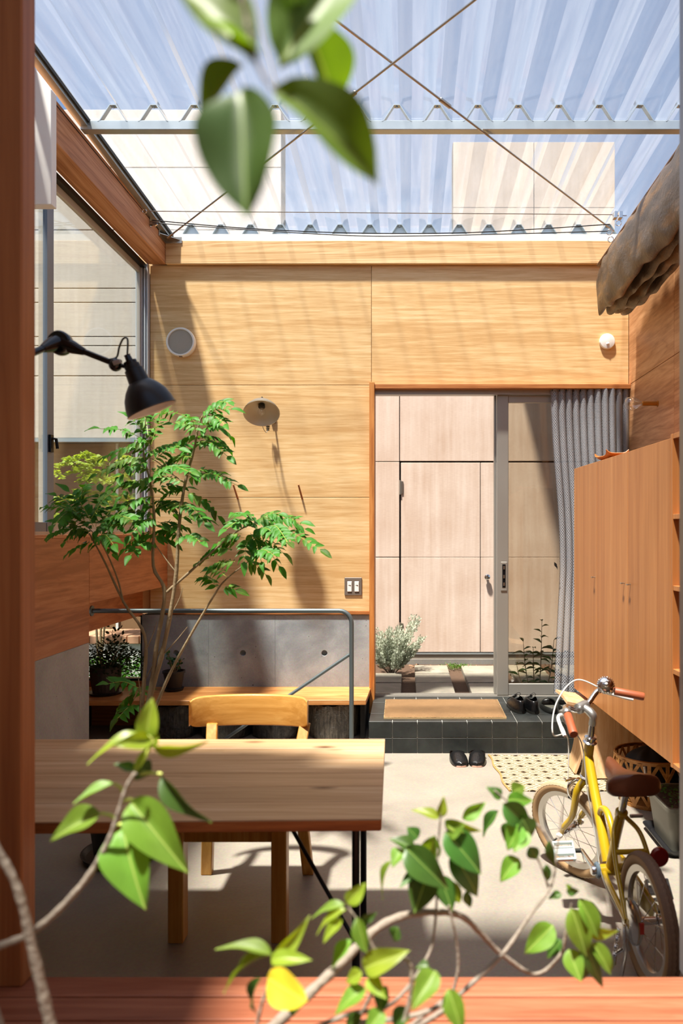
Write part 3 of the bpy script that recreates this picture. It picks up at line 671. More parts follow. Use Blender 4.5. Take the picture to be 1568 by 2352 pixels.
# ================================================================== outside
FY = 7.3
UPPER = board_mat('facing_board_upper', 'a49484', 'b8a89a')
KERB = concrete('kerb_concrete', '6e6a62', '86827a', pits=False)
fe = thing('boundary_wall', 'pinkish beige wall of large facing boards seen through the doorway', 'wall', (0, FY, .2))
def board(x0, x1, z0, z1, parent=fe, m=None, y=FY):
    return MB().box((x0+.004, y, z0+.004), (x1-.004, y+.02, z1-.004)).build('facing_board', m or M['board'], parent, bevel=.002)
for (x0, x1) in ((-1.15, -.075),):
    for (z0, z1) in ((.21, 1.151), (1.151, 2.095), (2.095, 3.04), (3.04, 3.85)): board(x0, x1, z0, z1)
for (x0, x1) in ((-.075, 1.60), (1.60, 3.4)):
    for (z0, z1) in ((2.098, 3.04), (3.04, 3.85)): board(x0, x1, z0, z1)
for (z0, z1) in ((.21, 1.151), (1.151, 2.095)): board(1.95, 3.4, z0, z1)
for (x0, x1) in ((.45, 1.25), (1.25, 2.05)):
    for (z0, z1) in ((3.85, 4.6), (4.6, 5.25)): board(x0, x1, z0, z1, m=UPPER)
MB().box((-1.15, FY+.021, .20), (3.4, FY+.2, 3.85)).box((.45, FY+.021, 3.85), (2.05, FY+.2, 5.25)).build('wall_core', M['dark'], fe)
MB().box((-1.15, FY-.03, .10), (3.4, FY+.2, .150)).build('concrete_kerb', KERB, fe)
MB().box((-1.15, FY-.002, .152), (3.4, FY+.02, .193)).build('base_board', plain('base_taupe', '857a6c', .7), fe)
MB().box((-1.15, FY-.012, .195), (3.4, FY+.02, .209)).build('sill_flashing', M['galv'], fe)
ga = thing('garden_door', 'flush beige board door with two small hinges in the boundary wall', 'door', (.6, FY, .21))
for (x0, x1) in ((-.065, .721), (.721, 1.95)):
    for (z0, z1) in ((.215, 1.151), (1.151, 2.085)):
        MB().box((x0+.0035, FY-.006, z0+.002), (x1-.0035, FY+.014, z1-.002)).build('door_board', M['board'], ga, bevel=.002)
for z in (1.84, .44):
    mb = MB(); mb.tube([(-.068, FY-.014, z-.07), (-.068, FY-.014, z+.07)], .010, 10); mb.box((-.068, FY-.016, z-.06), (-.04, FY-.006, z+.06)); mb.build('hinge', M['steel'], ga, smooth=40)
mb = MB(); mb.lathe([(.012, 0), (.012, .02), (.026, .025), (.028, .045), (.018, .052)], (.784, FY-.005, .958), (0, -1, 0), 20); mb.build('knob', M['chrome'], ga, smooth=40)
# neighbour on the left: tall cream wall in bands over a brown base
nb = thing('neighbour_house', 'tall cream panelled house wall beyond the side window', 'house', (-2.6, FY+.05, 0))
zs = [2.33, 2.95, 3.25, 3.34, 3.68, 3.82, 4.40, 5.02, 5.60]
for i in range(len(zs)-1):
    for (x0, x1) in ((-4.6, -1.25),):
        MB().box((x0+.003, FY+.05, zs[i]+.005), (x1-.003, FY+.08, zs[i+1]-.005)).build('wall_board', M['board_left'], nb, bevel=.003)
MB().box((-4.6, FY+.081, 2.3), (-1.25, FY+.3, 5.6)).build('wall_core', M['dark'], nb)
MB().box((-4.6, FY-.0, 2.29), (-1.25, FY+.08, 2.328)).build('drip_flashing', M['galv'], nb)
MB().box((-4.6, FY+.25, 0), (-1.25, FY+.3, 2.3)).build('base_wall', plain('base_brown', '8a6646', .6), nb)
for x in (-2.95, -2.63, -2.35, -2.16, -1.9): MB().box((x-.012, FY+.225, 0), (x+.012, FY+.25, 2.3)).build('base_batten', M['white'], nb)
# unseen slab added overhead to shade the right of the boundary wall
ev = thing('added_shade_slab', 'unseen flat slab added to cast the slanting shadow on the boundary wall', 'roof', (1.7, 6.8, 3.6))
MB().box((.94, 6.35, 3.58), (3.4, FY-.005, 3.66)).build('slab', M['white'], ev)
# paving slabs
cols = [(-.785, -.479), (-.355, -.049), (.069, .375), (.504, .81), (.935, 1.241), (1.366, 1.672)]
rows = [(5.765, 6.145), (6.17, 6.56), (6.585, 6.95)]
PAV = struct('garden_path', (.4, 6.2, .1))
for i, (x0, x1) in enumerate(cols):
    for j, (y0, y1) in enumerate(rows):
        if i == 1 and j == 2: continue
        MB().box((x0, y0, .085), (x1, y1, .15+random.uniform(-.004, .004))).build('paving_slab', M['paver'], PAV, bevel=.008, bseg=2)
for k in range(-3, 6):
    x0 = .052+.316*k
    MB().box((x0, 5.515, .085), (x0+.306, 5.69, .152)).build('paving_slab', M['paver'], PAV, bevel=.008, bseg=2)
# ================================================================== doorway furniture
sdr = thing('sliding_door', 'champagne aluminium glazed sliding door, half open, with recessed pull', 'door', (1.1, 5.42, .211))
y0, y1 = 5.398, 5.440
x0, x1 = .655, 1.585
MB().box((x0, y0, .212), (x0+.083, y1, 2.40)).build('stile', M['alu'], sdr, bevel=.003)
MB().box((x1-.06, y0, .212), (x1, y1, 2.40)).build('stile', M['alu'], sdr, bevel=.003)
MB().box((x0+.083, y0+.006, .212), (x1-.06, y1-.006, .292)).build('bottom_rail', M['alu'], sdr, bevel=.002)
MB().box((x0+.083, y0+.006, 2.345), (x1-.06, y1-.006, 2.40)).build('top_rail', M['alu'], sdr, bevel=.002)
MB().box((x0+.08, 5.416, .29), (x1-.058, 5.422, 2.347)).build('pane', M['glass_door'], sdr)
mb = MB(); mb.box((.681, y0-.006, .972), (.727, y0, 1.182)); pl = mb.build('pull', M['alu'], sdr, bevel=.002)
MB().box((.692, y0-.0075, .995), (.716, y0-.006, 1.165)).build('pull_recess', M['black_metal'], pl)
for z in (1.02, 1.075, 1.14): MB().box((.699, y0-.011, z-.012), (.709, y0-.0075, z+.012)).build('latch', M['steel'], pl)
# net curtain
def curtain():
    t = thing('net_curtain', 'grey mesh net curtain bunched in pleats at the right of the doorway', 'curtain', (1.3, 5.33, .3))
    mb = MB(); nu, nv = 170, 40
    def prm(u, v):
        # v: 0 top .. 1 bottom; lower part drawn to the side
        wid = .565 - .06*math.sin(min(v*1.6, 1)*math.pi)*.7
        xl = 1.03 + .065*math.sin(min(1, v/.56)*math.pi/2)**2 - (.05*max(0, (v-.6)/.4))
        uu = u**.72
        x = xl + (1.592-xl)*uu
        amp = (.017+.018*v)*(.4+.6*min(1, u*8))
        ph = 2*math.pi*(11*uu+.25*math.sin(3*v+u*5)*v*min(1, u*4))
        y = 5.338 + amp*math.sin(ph) + .012*math.sin(7*u+4*v)
        z = 2.44-(2.44-.235-.02*math.sin(9*u))*v
        return x+amp*.5*math.cos(ph), y, z
    mb.grid(prm, nu, nv, lambda u, v: (u*1.55, v*2.2))
    mb.build('net', M['net'], t, smooth=80)
    mb = MB()
    mb.tube([(1.03, 5.355, 2.437), (1.598, 5.355, 2.437)], .007, 8); mb.build('rail', M['alu'], t, smooth=40)
    mb = MB()
    for k in range(11):
        u = (k+.25)/11; x = 1.035+.56*u; mb.torus((x, 5.352, 2.428), (1, 0, 0), .012, .002, 12, 6)
    mb.build('hooks', M['black_metal'], t, smooth=60)
    c = P(1277, 1306, 5.30)
    mb = MB(); pts = [(c.x+.012*math.cos(a), 5.315+.02*math.sin(a), c.z+.035*math.sin(a*.5)) for a in [k*.5 for k in range(13)]]
    mb.grid(lambda u, v: (Vector(spline(pts, 4)[min(int(u*40), len(spline(pts, 4))-1)])+Vector((0, 0, (v-.5)*.022))), 40, 1)
    mb.build('tie_band', M['black'], t, smooth=60)
curtain()
# door mat
dm = thing('door_mat', 'thick tan coir door mat lying on the tiled step', 'mat', (.26, 4.99, .2))
a = PZ(885, 1604, .218); b = PZ(1142, 1604, .218); c = PZ(1163, 1645, .218); d = PZ(881, 1645, .218)
def mat_fn(u, v):
    p = a.lerp(b, u).lerp(d.lerp(c, u), v)
    e = min(u, 1-u, v*.5, (1-v)*.5); h = .2105+.009*min(1, e*30)+random.uniform(-.0012, .0012)
    return (p.x+random.uniform(-.001, .001), p.y+random.uniform(-.001, .001), h)
mb = MB(); mb.grid(mat_fn, 90, 60); mb.build('pile', M['coir'], dm, smooth=60)
MB().prism([Vector((p.x, p.y, .2)) for p in (d, c, b, a)], (0, 0, .011)).build('backing', plain('mat_backing', 'b09468', .9), dm)
# rug
rg = thing('patterned_rug', 'cream rug with brown nested diamond pattern on the floor below the step', 'rug', (.8, 4.3, 0))
a = PZ(1122, 1734, .006); b = PZ(1168, 1816, .006)
def rug_fn(u, v):
    xl = a.x+(b.x-a.x)*v+.006*math.sin(v*14); x = xl+(1.18-xl)*u
    return (x, a.y+(b.y-a.y)*v+.004*math.sin(u*17), .006+.0012*math.sin(u*23+v*9))
mb = MB(); mb.grid(rug_fn, 40, 40); mb.build('weave', M['rug'], rg, smooth=60, solid=-.005)
hem = [rug_fn(0, k/30) for k in range(31)]
MB().tube([(p[0], p[1], .006) for p in hem], .006, 6).build('hem', plain('rug_hem', 'b08a52', .9), rg, smooth=60)
# leather slippers on the floor, toes to us
def slipper(loc, rz, mirror, label):
    t = thing('slipper', label, 'slipper', loc, rz, 'pair of black slippers on the floor')
    # local: toe toward -y
    def outline(k):
        a = 2*math.pi*k; y = -.5*math.cos(a)*.245; wv = .048*(1+.12*math.cos(a))
        x = wv*math.sin(a); s = abs(math.sin(a))**.6*(1 if math.sin(a) > 0 else -1); return Vector((mirror*(wv*s+.004*math.cos(a)), y*1, 0))
    ring = [outline(k/28) for k in range(28)]
    MB().prism([p+Vector((0, 0, .001)) for p in ring], (0, 0, .008)).build('sole', M['slipper_sole'], t, smooth=40)
    mb = MB()
    def up(u, v):   # u along the length from toe to heel, v across
        y = -.1225+.15*u; a = math.acos(max(-1, min(1, y/-.1225))); wv = .050*(1+.12*math.cos(a))*abs(math.sin(a))**.6+.001
        th = math.pi*v; hgt = (.020+.034*min(1, u*1.4)**.7)
        return (mirror*(wv*math.cos(th)*1.03+.004*math.cos(a)), y, .006+hgt*math.sin(th)**.75)
    mb.grid(up, 14, 14); mb.build('upper', M['slipper'], t, smooth=60)
    mb = MB()
    def back(u, v):
        a = math.pi*(.62+.76*u); y = -.5*math.cos(a)*.245; wv = .050*(1+.12*math.cos(a)); s = abs(math.sin(a))**.6*(1 if math.sin(a) > 0 else -1)
        return (mirror*(wv*s+.004*math.cos(a)), y, .006+v*(.022+.016*abs(u-.5)*2))
    mb.grid(back, 16, 3); mb.build('heel_counter', M['slipper'], t, smooth=60, solid=.003)
    o = MB(); o.prism([p*.9+Vector((0, 0, .0095)) for p in ring], (0, 0, .002)); o.build('insole', M['insole'], t)
c = PZ(1053, 1752, .0); slipper((c.x-.001, c.y+.03, 0), R(4), 1, 'left black leather slipper on the concrete floor, toe pointing out')
c = PZ(1096, 1752, .0); slipper((c.x+.002, c.y+.03, 0), R(-4), -1, 'right black leather slipper on the floor, next to the rug')
# lace shoes and slides on the step, heels to us
def shoe(loc, rz, mirror, label):
    t = thing('leather_shoe', label, 'shoe', loc, rz, 'pair of black lace shoes on the step')
    def ring(k, z, grow=0):
        a = 2*math.pi*k; y = .5*math.cos(a)*.27; wv = (.040+.010*max(0, math.cos(a-.5)))+grow
        s = abs(math.sin(a))**.75*(1 if math.sin(a) > 0 else -1); return Vector((mirror*wv*s, y, z))
    MB().prism([ring(k/28, .001, .003) for k in range(28)], (0, 0, .016)).build('sole', M['black_rubber'], t, smooth=40)
    mb = MB()
    def side(u, v):
        a = 2*math.pi*u; y = math.cos(a); hgt = .075-.030*max(0, y)**1.2 if y > 0 else .075-.006*(-y)
        if y > .1: hgt = .070-.030*y
        inn = 1-.42*v**2*(1 if y > 0 else .55); p = ring(u, 0, .001)
        return (p.x*inn, p.y*(1-.14*v**2 if y < 0 else 1-.55*v**1.5), .016+hgt*math.sin(v*math.pi/2))
    mb.grid(side, 36, 8); mb.build('upper', M['slipper'], t, smooth=60)
    mb = MB(); mb.grid(lambda u, v: ((v-.5)*.050*(1-.3*u), .12-.105*u, .045+.048*u**.8-.01*abs(v-.5)), 8, 6); mb.build('tongue', M['slipper'], t, smooth=60)
    mb = MB()
    for q in range(3): mb.tube([(-.02, .055-.022*q, .082+.006*q), (0, .05-.022*q, .090+.006*q), (.02, .055-.022*q, .082+.006*q)], .0018, 6)
    mb.tube(spline([(0, .01, .1), (.02, -.005, .115), (.035, .01, .10), (.03, .02, .085)], 6), .0016, 6); mb.build('laces', M['black'], t, smooth=60)
    mb = MB(); mb.tube([(0, -.137, .02), (0, -.137, .085)], .004, 6); mb.build('heel_seam', M['slipper'], t, smooth=60)
c = PZ(1191, 1640, .2); shoe((c.x, c.y+.13, .2), R(10), 1, 'left black lace-up leather shoe on the step, beside the door mat')
c = PZ(1226, 1641, .2); shoe((c.x, c.y+.13, .2), R(3), -1, 'right black lace-up leather shoe on the step, beside the slides')
def slide(loc, rz, label):
    t = thing('slide_sandal', label, 'sandal', loc, rz, 'pair of dark rubber slides on the step')
    def ring(k, z, sc_=1):
        a = 2*math.pi*k; s = abs(math.sin(a))**.7*(1 if math.sin(a) > 0 else -1); return Vector((.050*sc_*s*(1+.1*math.cos(a)), .135*sc_*math.cos(a), z))
    mb = MB(); n = 30
    for (z, s) in ((.001, .94), (.012, 1.0), (.030, 1.0), (.036, .96), (.030, .86), (.024, .8)): mb.v += [ring(k/n, z+(.006 if s > .9 and z > .02 else 0), s) for k in range(n)]
    for i in range(5):
        for k in range(n): mb.f.append((i*n+k, i*n+(k+1) % n, (i+1)*n+(k+1) % n, (i+1)*n+k))
    mb.f.append(tuple(reversed(range(n)))); mb.f.append(tuple(5*n+k for k in range(n))); mb.build('sole', M['sandal'], t, smooth=50)
    MB().prism([ring(k/n, .0245, .79) for k in range(n)], (0, 0, .003)).build('footbed', M['insole'], t)
    mb = MB(); mb.grid(lambda u, v: (.052*math.cos(math.pi*v)*(1-.12*u), .0+.115*u, .028+(.052-.022*u)*math.sin(math.pi*v)**.7), 10, 16); mb.build('strap', M['sandal'], t, smooth=60, solid=.006)
c = PZ(1268, 1641, .2); slide((c.x, c.y+.135, .2), R(4), 'dark grey rubber slide sandal on the step, nearer the lace shoes')
c = PZ(1309, 1641, .2); slide((c.x, c.y+.135, .2), R(-6), 'dark grey rubber slide sandal on the step, partly behind the plywood stool')
# ================================================================== back wall fittings
def speaker():
    c = P(419, 789, WY); t = thing('wall_speaker', 'round white wall speaker with grey mesh grille on the plywood', 'speaker', c)
    mb = MB(); mb.lathe([(.100, 0), (.104, .03), (.104, .050), (.099, .058), (.090, .058), (.088, .050)], c, (0, -1, 0), 48); mb.build('housing', M['white_plastic'], t, smooth=40)
    mb = MB(); mb.lathe([(.0885, .046), (.088, .050), (.06, .0535), (.03, .055), (.0005, .0555)], c, (0, -1, 0), 40); mb.build('grille', M['grille'], t, smooth=40)
    mb = MB(); mb.box((c.x-.01, c.y-.052, c.z-.107), (c.x+.01, c.y-.03, c.z-.101)); mb.build('switch', M['umber'], t)
speaker()
c = P(1393, 785, WY); t = thing('round_sensor', 'small round white detector on the wall above the doorway', 'detector', c)
mb = MB(); mb.lathe([(.055, 0), (.057, .012), (.052, .022), (.03, .027), (.0005, .028)], c, (0, -1, 0), 40); mb.build('cover', M['white_plastic'], t, smooth=50)
mb = MB(); mb.sphere(c+Vector((0, -.024, -.02)), .013, 16, 8, (1, .7, 1)); mb.build('lens', M['white'], t, smooth=60)
def wall_lamp():
    t = thing('wall_lamp', 'wall lamp with wide cream-lined grey enamel shade and bare bulb', 'lamp', P(622, 968, WY))
    base = P(628, 962, WY)
    mb = MB(); mb.box((base.x-.017, WY-.018, base.z-.03), (base.x+.017, WY, base.z+.03)); mb.build('bracket', M['black_metal'], t, bevel=.002)
    c = P(601, 928, 5.06)       # crown of the shade
    ax = Vector((.10, -.58, -.80)).normalized()     # the shade looks down and into the room
    mb = MB(); mb.lathe([(.016, -.012), (.030, .0), (.050, .008), (.085, .030), (.108, .062), (.120, .088), (.122, .092), (.119, .092), (.106, .066), (.083, .034), (.048, .013), (.012, .006)], c, ax, 48, cap=False)
    sh = mb.build('shade', M['offwhite_enamel'], t, smooth=60)
    mb = MB(); mb.lathe([(.017, -.0135), (.031, -.0012), (.051, .0066), (.0865, .029), (.110, .0615), (.1225, .0885)], c, ax, 48, cap=False); mb.build('shade_outside', M['enamel_grey'], sh, smooth=60)
    mb = MB(); mb.lathe([(.006, -.055), (.018, -.045), (.020, -.014)], c, ax, 16); mb.build('cap', M['black_metal'], t, smooth=40)
    mb = MB(); mb.lathe([(.022, .004), (.023, .03), (.020, .034)], c, ax, 20); mb.build('socket', M['black'], t, smooth=40)
    mb = MB(); bc = c+ax*.075; mb.sphere(bc, .027, 20, 12); mb.lathe([(.012, .032), (.015, .05)], c, ax, 16, cap=False); mb.build('bulb', M['bulb'], t, smooth=60)
    mb = MB(); mb.tube(spline([c+ax*.034, c+ax*.06+Vector((.006, 0, 0)), c+ax*.082, c+ax*.06-Vector((.006, 0, 0)), c+ax*.036], 4), .0012, 5); mb.build('filament', M['filament'], t, smooth=60)
    mb = MB(); mb.tube(spline([base+Vector((0, -.015, -.005)), base+Vector((-.02, -.12, -.05)), c-ax*.05+Vector((.02, .08, -.10)), c-ax*.06+Vector((.0, .02, -.0)), c-ax*.045], 8), .006, 8); mb.build('arm', M['black_metal'], t, smooth=60)
    mb = MB(); q = base+Vector((-.03, -.06, -.045))
    for k in range(5): mb.lathe([(.017-.0015*k, 0), (.017-.0015*k, .008)], q+Vector((0, 0, -.012*k)), (0, 0, 1), 12)
    mb.build('joint', M['black_gloss'], t, smooth=30)
    mb = MB(); mb.tube(spline([c-ax*.05, c+Vector((-.02, .1, -.11)), q+Vector((-.015, 0, -.06)), q+Vector((.0, .03, -.03))], 8), .0025, 6); mb.build('flex', M['cable_grey'], t, smooth=60)
wall_lamp()
for (px, lab) in ((546, 'short wooden coat peg on the plywood wall, nearer the tree'), (694, 'short wooden coat peg on the plywood wall, below the wall lamp')):
    a = P(px, 1143, WY); t = thing('coat_peg', lab, 'peg', a, group='two wooden pegs')
    mb = MB(); mb.tube([a+Vector((0, 0, -.01)), a+Vector((-.020, -.055, .090))], [.007, .006], 10); mb.build('dowel', plain('peg_wood', 'a8683a', .5), t, smooth=40)
c = P(811, 1347, WY); t = thing('light_switch', 'taupe double switch plate with white rockers beside the doorway', 'switch', c)
MB().box((c.x-.063, c.y-.008, c.z-.065), (c.x+.063, c.y, c.z+.065)).build('plate', M['umber'], t, bevel=.003)
for dx in (-.026, .026):
    o = MB().box((c.x+dx-.016, c.y-.013, c.z-.037), (c.x+dx+.016, c.y-.008, c.z+.037)).build('rocker', M['white_plastic'], t, bevel=.002)
    MB().prism([(c.x+dx-.010, c.y-.0135, c.z+.012), (c.x+dx+.010, c.y-.0135, c.z+.012), (c.x+dx+.010, c.y-.0135, c.z+.004)], (0, -.0008, 0)).build('mark', M['umber'], o)
# ---- bench board and things under it
be = thing('bench_shelf', 'long plywood bench shelf along the concrete wall', 'bench', (-1.3, 5.1, .28))
MB().prism([(-2.55, 4.90, .248), (-.275, 4.93, .248), (-.262, WY-.001, .248), (-2.55, WY-.001, .248)], (0, 0, .032)).build('board', M['bench'], be, bevel=.002)
for x in (-2.3, -.302): MB().box((x-.015, 5.0, 0), (x+.015, WY-.002, .2475)).build('support', M['dark'], be)
BN = ['black film-wrapped tub under the bench, partly behind the tree stems', 'black film-wrapped tub under the bench, left of the yellow chair back', 'black film-wrapped tub under the bench, behind the yellow chair back', 'brown sacking tub in crumpled clear film under the bench, by the tiled step']
for i, (x, m) in enumerate(((-1.62, 'film'), (-1.25, 'film'), (-.90, 'film'), (-.51, 'film'))):
    t = thing('wrapped_tub', BN[i], 'tub', (x, 5.12, 0), group='wrapped tubs under the bench')
    mb = MB(); sg = 40; hs = [(.0, .150), (.05, .156), (.12, .160), (.19, .162), (.222, .158), (.226, .150), (.215, .146)]
    for (z, r) in hs:
        for k in range(sg):
            a = 2*math.pi*k/sg; rr = r+.004*math.sin(a*9+i)+random.uniform(-.0025, .0025)
            mb.v.append(Vector((x+rr*1.08*math.cos(a), 5.12+rr*.95*math.sin(a), .002+z+(random.uniform(-.008, .008) if z > .2 else 0))))
    for j in range(len(hs)-1):
        for k in range(sg): mb.f.append((j*sg+k, j*sg+(k+1) % sg, (j+1)*sg+(k+1) % sg, (j+1)*sg+k))
    mb.f.append(tuple(reversed(range(sg)))); mm = M['film']
    if i == 3:
        mm = M['film'].copy(); mm.name = 'wrapped_brown_sacking'
        for nd in mm.node_tree.nodes:
            if nd.type == 'VALTORGB': nd.color_ramp.elements[0].color = lin('2e2820'); nd.color_ramp.elements[1].color = lin('7c7264')
    mb.build('wrap', mm, t, smooth=60)
    MB().lathe([(.146, .205), (.0005, .207)], (x, 5.12, 0), seg=24).build('soil', M['soil'], t)
# ---- handrail
hr = thing('handrail', 'galvanised pipe handrail with one rounded corner and sloping lower bar', 'handrail', (-.33, 4.2, 0))
HY = 4.22; sH = F/HY
zt = H-(1403-CY)/sH; xv = (807-CX)/sH
pts = [Vector((-1.80, HY, zt)), Vector((xv-.07, HY, zt))] + [Vector((xv-.07+.07*math.sin(a), HY, zt-.07+.07*math.cos(a))) for a in [R(k*15) for k in range(1, 6)]] + [Vector((xv, HY, zt-.07)), Vector((xv, HY, 0))]
mb = MB(); mb.tube(pts, .0130, 16); mb.build('top_rail', M['galv_pipe'], hr, smooth=50)
a = P(803, 1503, HY); b = P(520, 1695, HY); mb = MB(); mb.tube([a, b+(b-a)*.35], .0095, 12); mb.build('sloping_bar', M['galv_pipe'], hr, smooth=50)
mb = MB(); mb.tube([(-1.45, HY, zt-.005), (-1.45, HY, 0)], .0130, 12)
mb = MB(); mb.lathe([(.03, 0), (.03, .006), (.014, .007)], (xv, HY, .0), seg=20); mb.build('foot_flange', M['galv_pipe'], hr, smooth=40)
mb = MB(); mb.lathe([(.03, 0), (.03, .006), (.014, .007)], (-1.80, HY, zt), (1, 0, 0), seg=20); mb.build('wall_flange', M['galv_pipe'], hr, smooth=40)
# ---- cabinet on the right wall
ZB, ZT = .463, 1.780; YF, Y1_, Y2_, YN = 4.44, 3.988, 3.50, 2.998; Y3_ = 2.25
def XCf(y): return 1.0+.045*(YF-y)      # the cabinet front is a touch out of parallel with the wall
def cbox(mb, ya, yb, z0, z1, d0, d1=None):      # a box d0..d1 behind the front plane (d1 None: to the wall)
    xs = [XCf(ya)+d0, XCf(yb)+d0, (XR-.001 if d1 is None else XCf(yb)+d1), (XR-.001 if d1 is None else XCf(ya)+d1)]
    return mb.prism([(xs[0], ya, z0), (xs[1], yb, z0), (xs[2], yb, z0), (xs[3], ya, z0)], (0, 0, z1-z0))
cb = thing('wall_cabinet', 'orange-brown veneer cabinet with tall flush doors hung on the right wall', 'cabinet', (1.3, 3.7, ZB))
mb = MB(); cbox(mb, YN, YF, ZB, ZB+.02, .02); cbox(mb, YN, YF, ZT-.02, ZT, .02); cbox(mb, YF-.02, YF, ZB+.02, ZT-.02, .02); cbox(mb, YN, YN+.02, ZB+.02, ZT-.02, .02)
mb.build('carcass', M['cabinet'], cb)
for (ya, yb, hy) in ((Y1_, YF, 4.02), (Y2_, Y1_, 3.548), (YN, Y2_, 3.462)):
    mb = MB(); cbox(mb, ya+.0012, yb-.0012, ZB+.001, ZT-.001, 0, .019); dd = mb.build('door', M['cabinet'], cb, bevel=.001)
    z = 1.155; x = XCf(hy)
    mb = MB(); mb.tube([(x+.001, hy, z), (x-.018, hy, z)], .003, 8); mb.tube([(x-.018, hy+.004, z), (x-.018, hy-.022, z)], .0035, 8); mb.build('handle', M['steel'], dd, smooth=40)
sv = thing('open_shelves', 'open reddish-brown shelf unit next to the cabinet at the right edge', 'shelf unit', (1.3, 2.6, ZB))
for (ya, yb) in ((YN-.022, YN-.002), (Y3_, Y3_+.02)):
    mb = MB(); cbox(mb, ya, yb, ZB-.012, ZT+.015, 0); mb.build('side_panel', M['cabinet'], sv, bevel=.001)
for z in (ZB-.012, .83, 1.165, 1.452, ZT-.005):
    mb = MB(); cbox(mb, Y3_+.02, YN-.022, z, z+.02, .002); mb.build('shelf', M['cabinet'], sv, bevel=.001)
MB().box((XR-.019, Y3_+.02, ZB), (XR-.002, YN-.022, ZT)).build('back_panel', M['cabinet_in'], sv)
t = thing('leather_tray', 'small curled tan leather tray lying on top of the cabinet', 'tray', (1.08, 3.95, ZT))
mb = MB(); mb.grid(lambda u, v: (1.03+.12*v+.01*math.sin(u*6), 3.84+.22*u, ZT+.004+.025*(abs(u-.5)*2)**3+.018*(abs(v-.5)*2)**4), 14, 8); mb.build('tray', plain('tan_leather', 'b06a34', .5), t, smooth=60, solid=.004)
# brass bulb holder on the right wall
c = P(1515, 927, 4.72); t = thing('bulb_holder', 'bare clear bulb in a brass holder on the right wall', 'lamp', (XR, 4.74, c.z))
by = 4.74; bz = H-(927-CY)*by/F
mb = MB(); mb.lathe([(.020, 0), (.020, .004), (.0145, .005), (.0145, .098), (.012, .10)], (XR, by, bz), (-1, 0, 0), 24); mb.build('holder', M['brass'], t, smooth=40)
mb = MB(); mb.lathe([(.012, .098), (.017, .115), (.034, .135), (.044, .165), (.038, .195), (.02, .209), (.0005, .212)], (XR, by, bz), (-1, 0, 0), 28, cap=False); mb.build('bulb', M['bulb'], t, smooth=60)
mb = MB(); mb.tube([(XR-.10, by-.006, bz), (XR-.15, by-.01, bz+.01), (XR-.16, by, bz), (XR-.15, by+.01, bz-.01), (XR-.10, by+.006, bz)], .0015, 5); mb.build('filament', M['filament'], t)
# ================================================================== table and chair
tb = thing('dining_table', 'knotty pine plank table on black steel legs', 'table', (-.8, 2.35, 0))
ZT_ = .64; TH = .030
A = Vector((-.0815, 2.72, 0)); B = Vector((-.068, 1.96, 0)); C_ = Vector((-1.62, 1.925, 0)); D_ = Vector((-1.62, 2.715, 0))
cuts = [0, .155, .33, .50, .665, .83, 1.0]
for i in range(6):
    u0, u1 = cuts[i], cuts[i+1]
    e_ = .0016; p = [A.lerp(B, u0+e_), A.lerp(B, u1-e_), D_.lerp(C_, u1-e_), D_.lerp(C_, u0+e_)]
    mb = MB(); mb.prism([Vector((q.x, q.y, ZT_-TH+.003)) for q in p], (0, 0, TH-.003)); mb.build('plank', M['table'], tb, bevel=.0015)
p = [Vector((-.074, 1.956, 0)), Vector((-1.62, 1.921, 0)), Vector((-1.62, 1.925, 0)), Vector((-.068, 1.9598, 0))]
mb = MB(); mb.prism([Vector((q.x, q.y, ZT_-TH)) for q in p], (0, 0, TH-.002)); mb.build('front_edge', wood('table_edge', '6a3c1c', '84522a', '9a663a', 'x', fine=40, broad=6, squash=.05, rough=.55), tb, bevel=.001)
zl = ZT_-TH
LEGS = [(-.143, 2.06), (-.156, 2.64), (-1.50, 2.06), (-1.50, 2.64)]
for (x, y) in LEGS:
    mb = MB(); mb.tube([(x, y, 0), (x, y, zl)], .0112, 14); mb.build('leg', M['black_metal'], tb, smooth=50)
for (xs, d) in ((-.145, -1), (-1.5, 1)):
    y = 2.06
    mb = MB(); mb.tube([(xs, y, .26), (xs+d*.30 if d < 0 else xs+.3, y+.28, zl-.003)], .006, 10); mb.build('brace', M['black_metal'], tb, smooth=50)
    mb = MB(); mb.tube([(xs, 2.06, zl-.012), (xs-.006, 2.64, zl-.012)], .010, 10); mb.build('cross_rail', M['black_metal'], tb, smooth=50)
# chair with low curved back
ch = thing('dining_chair', 'honey-coloured birch chair with a wide low curved backrest, pushed under the table', 'chair', (-.60, 2.78, 0))
xl, xr = -.800, -.425
for (x, sx) in ((xl, -1), (xr, 1)):
    mb = MB(); xf = x+.012*(-sx)
    mb.prism([(xf-.026, 2.515, 0), (xf+.026, 2.515, 0), (xf+.026, 2.575, 0), (xf-.026, 2.575, 0)], (0, 0, .385))
    mb.build('front_leg', M['chair_leg'], ch, bevel=.003)
    # rear leg rises into the back support
    mb = MB(); prof = [(0, 3.035, .020*sx), (.40, 2.955, -.01*sx), (.50, 2.985, -.012*sx), (.612, 3.052, .004*sx)]
    n = len(mb.v)
    for (z, y, dx) in prof:
        th_ = .018 if z < .55 else .009
        for (ax, ay) in ((-.022, -th_), (.022, -th_), (.022, th_), (-.022, th_)): mb.v.append(Vector((x+dx+ax, y+ay, z)))
    for i in range(len(prof)-1):
        for k in range(4): mb.f.append((i*4+k, i*4+(k+1) % 4, (i+1)*4+(k+1) % 4, (i+1)*4+k))
    mb.f.append((3, 2, 1, 0)); mb.f.append(tuple(4*(len(prof)-1)+k for k in range(4)))
    mb.build('rear_leg', M['chair_leg'], ch, bevel=.003)
MB().box((xl-.02, 2.53, .385), (xr+.02, 2.99, .415)).build('seat', M['chair'], ch, bevel=.012, bseg=3)
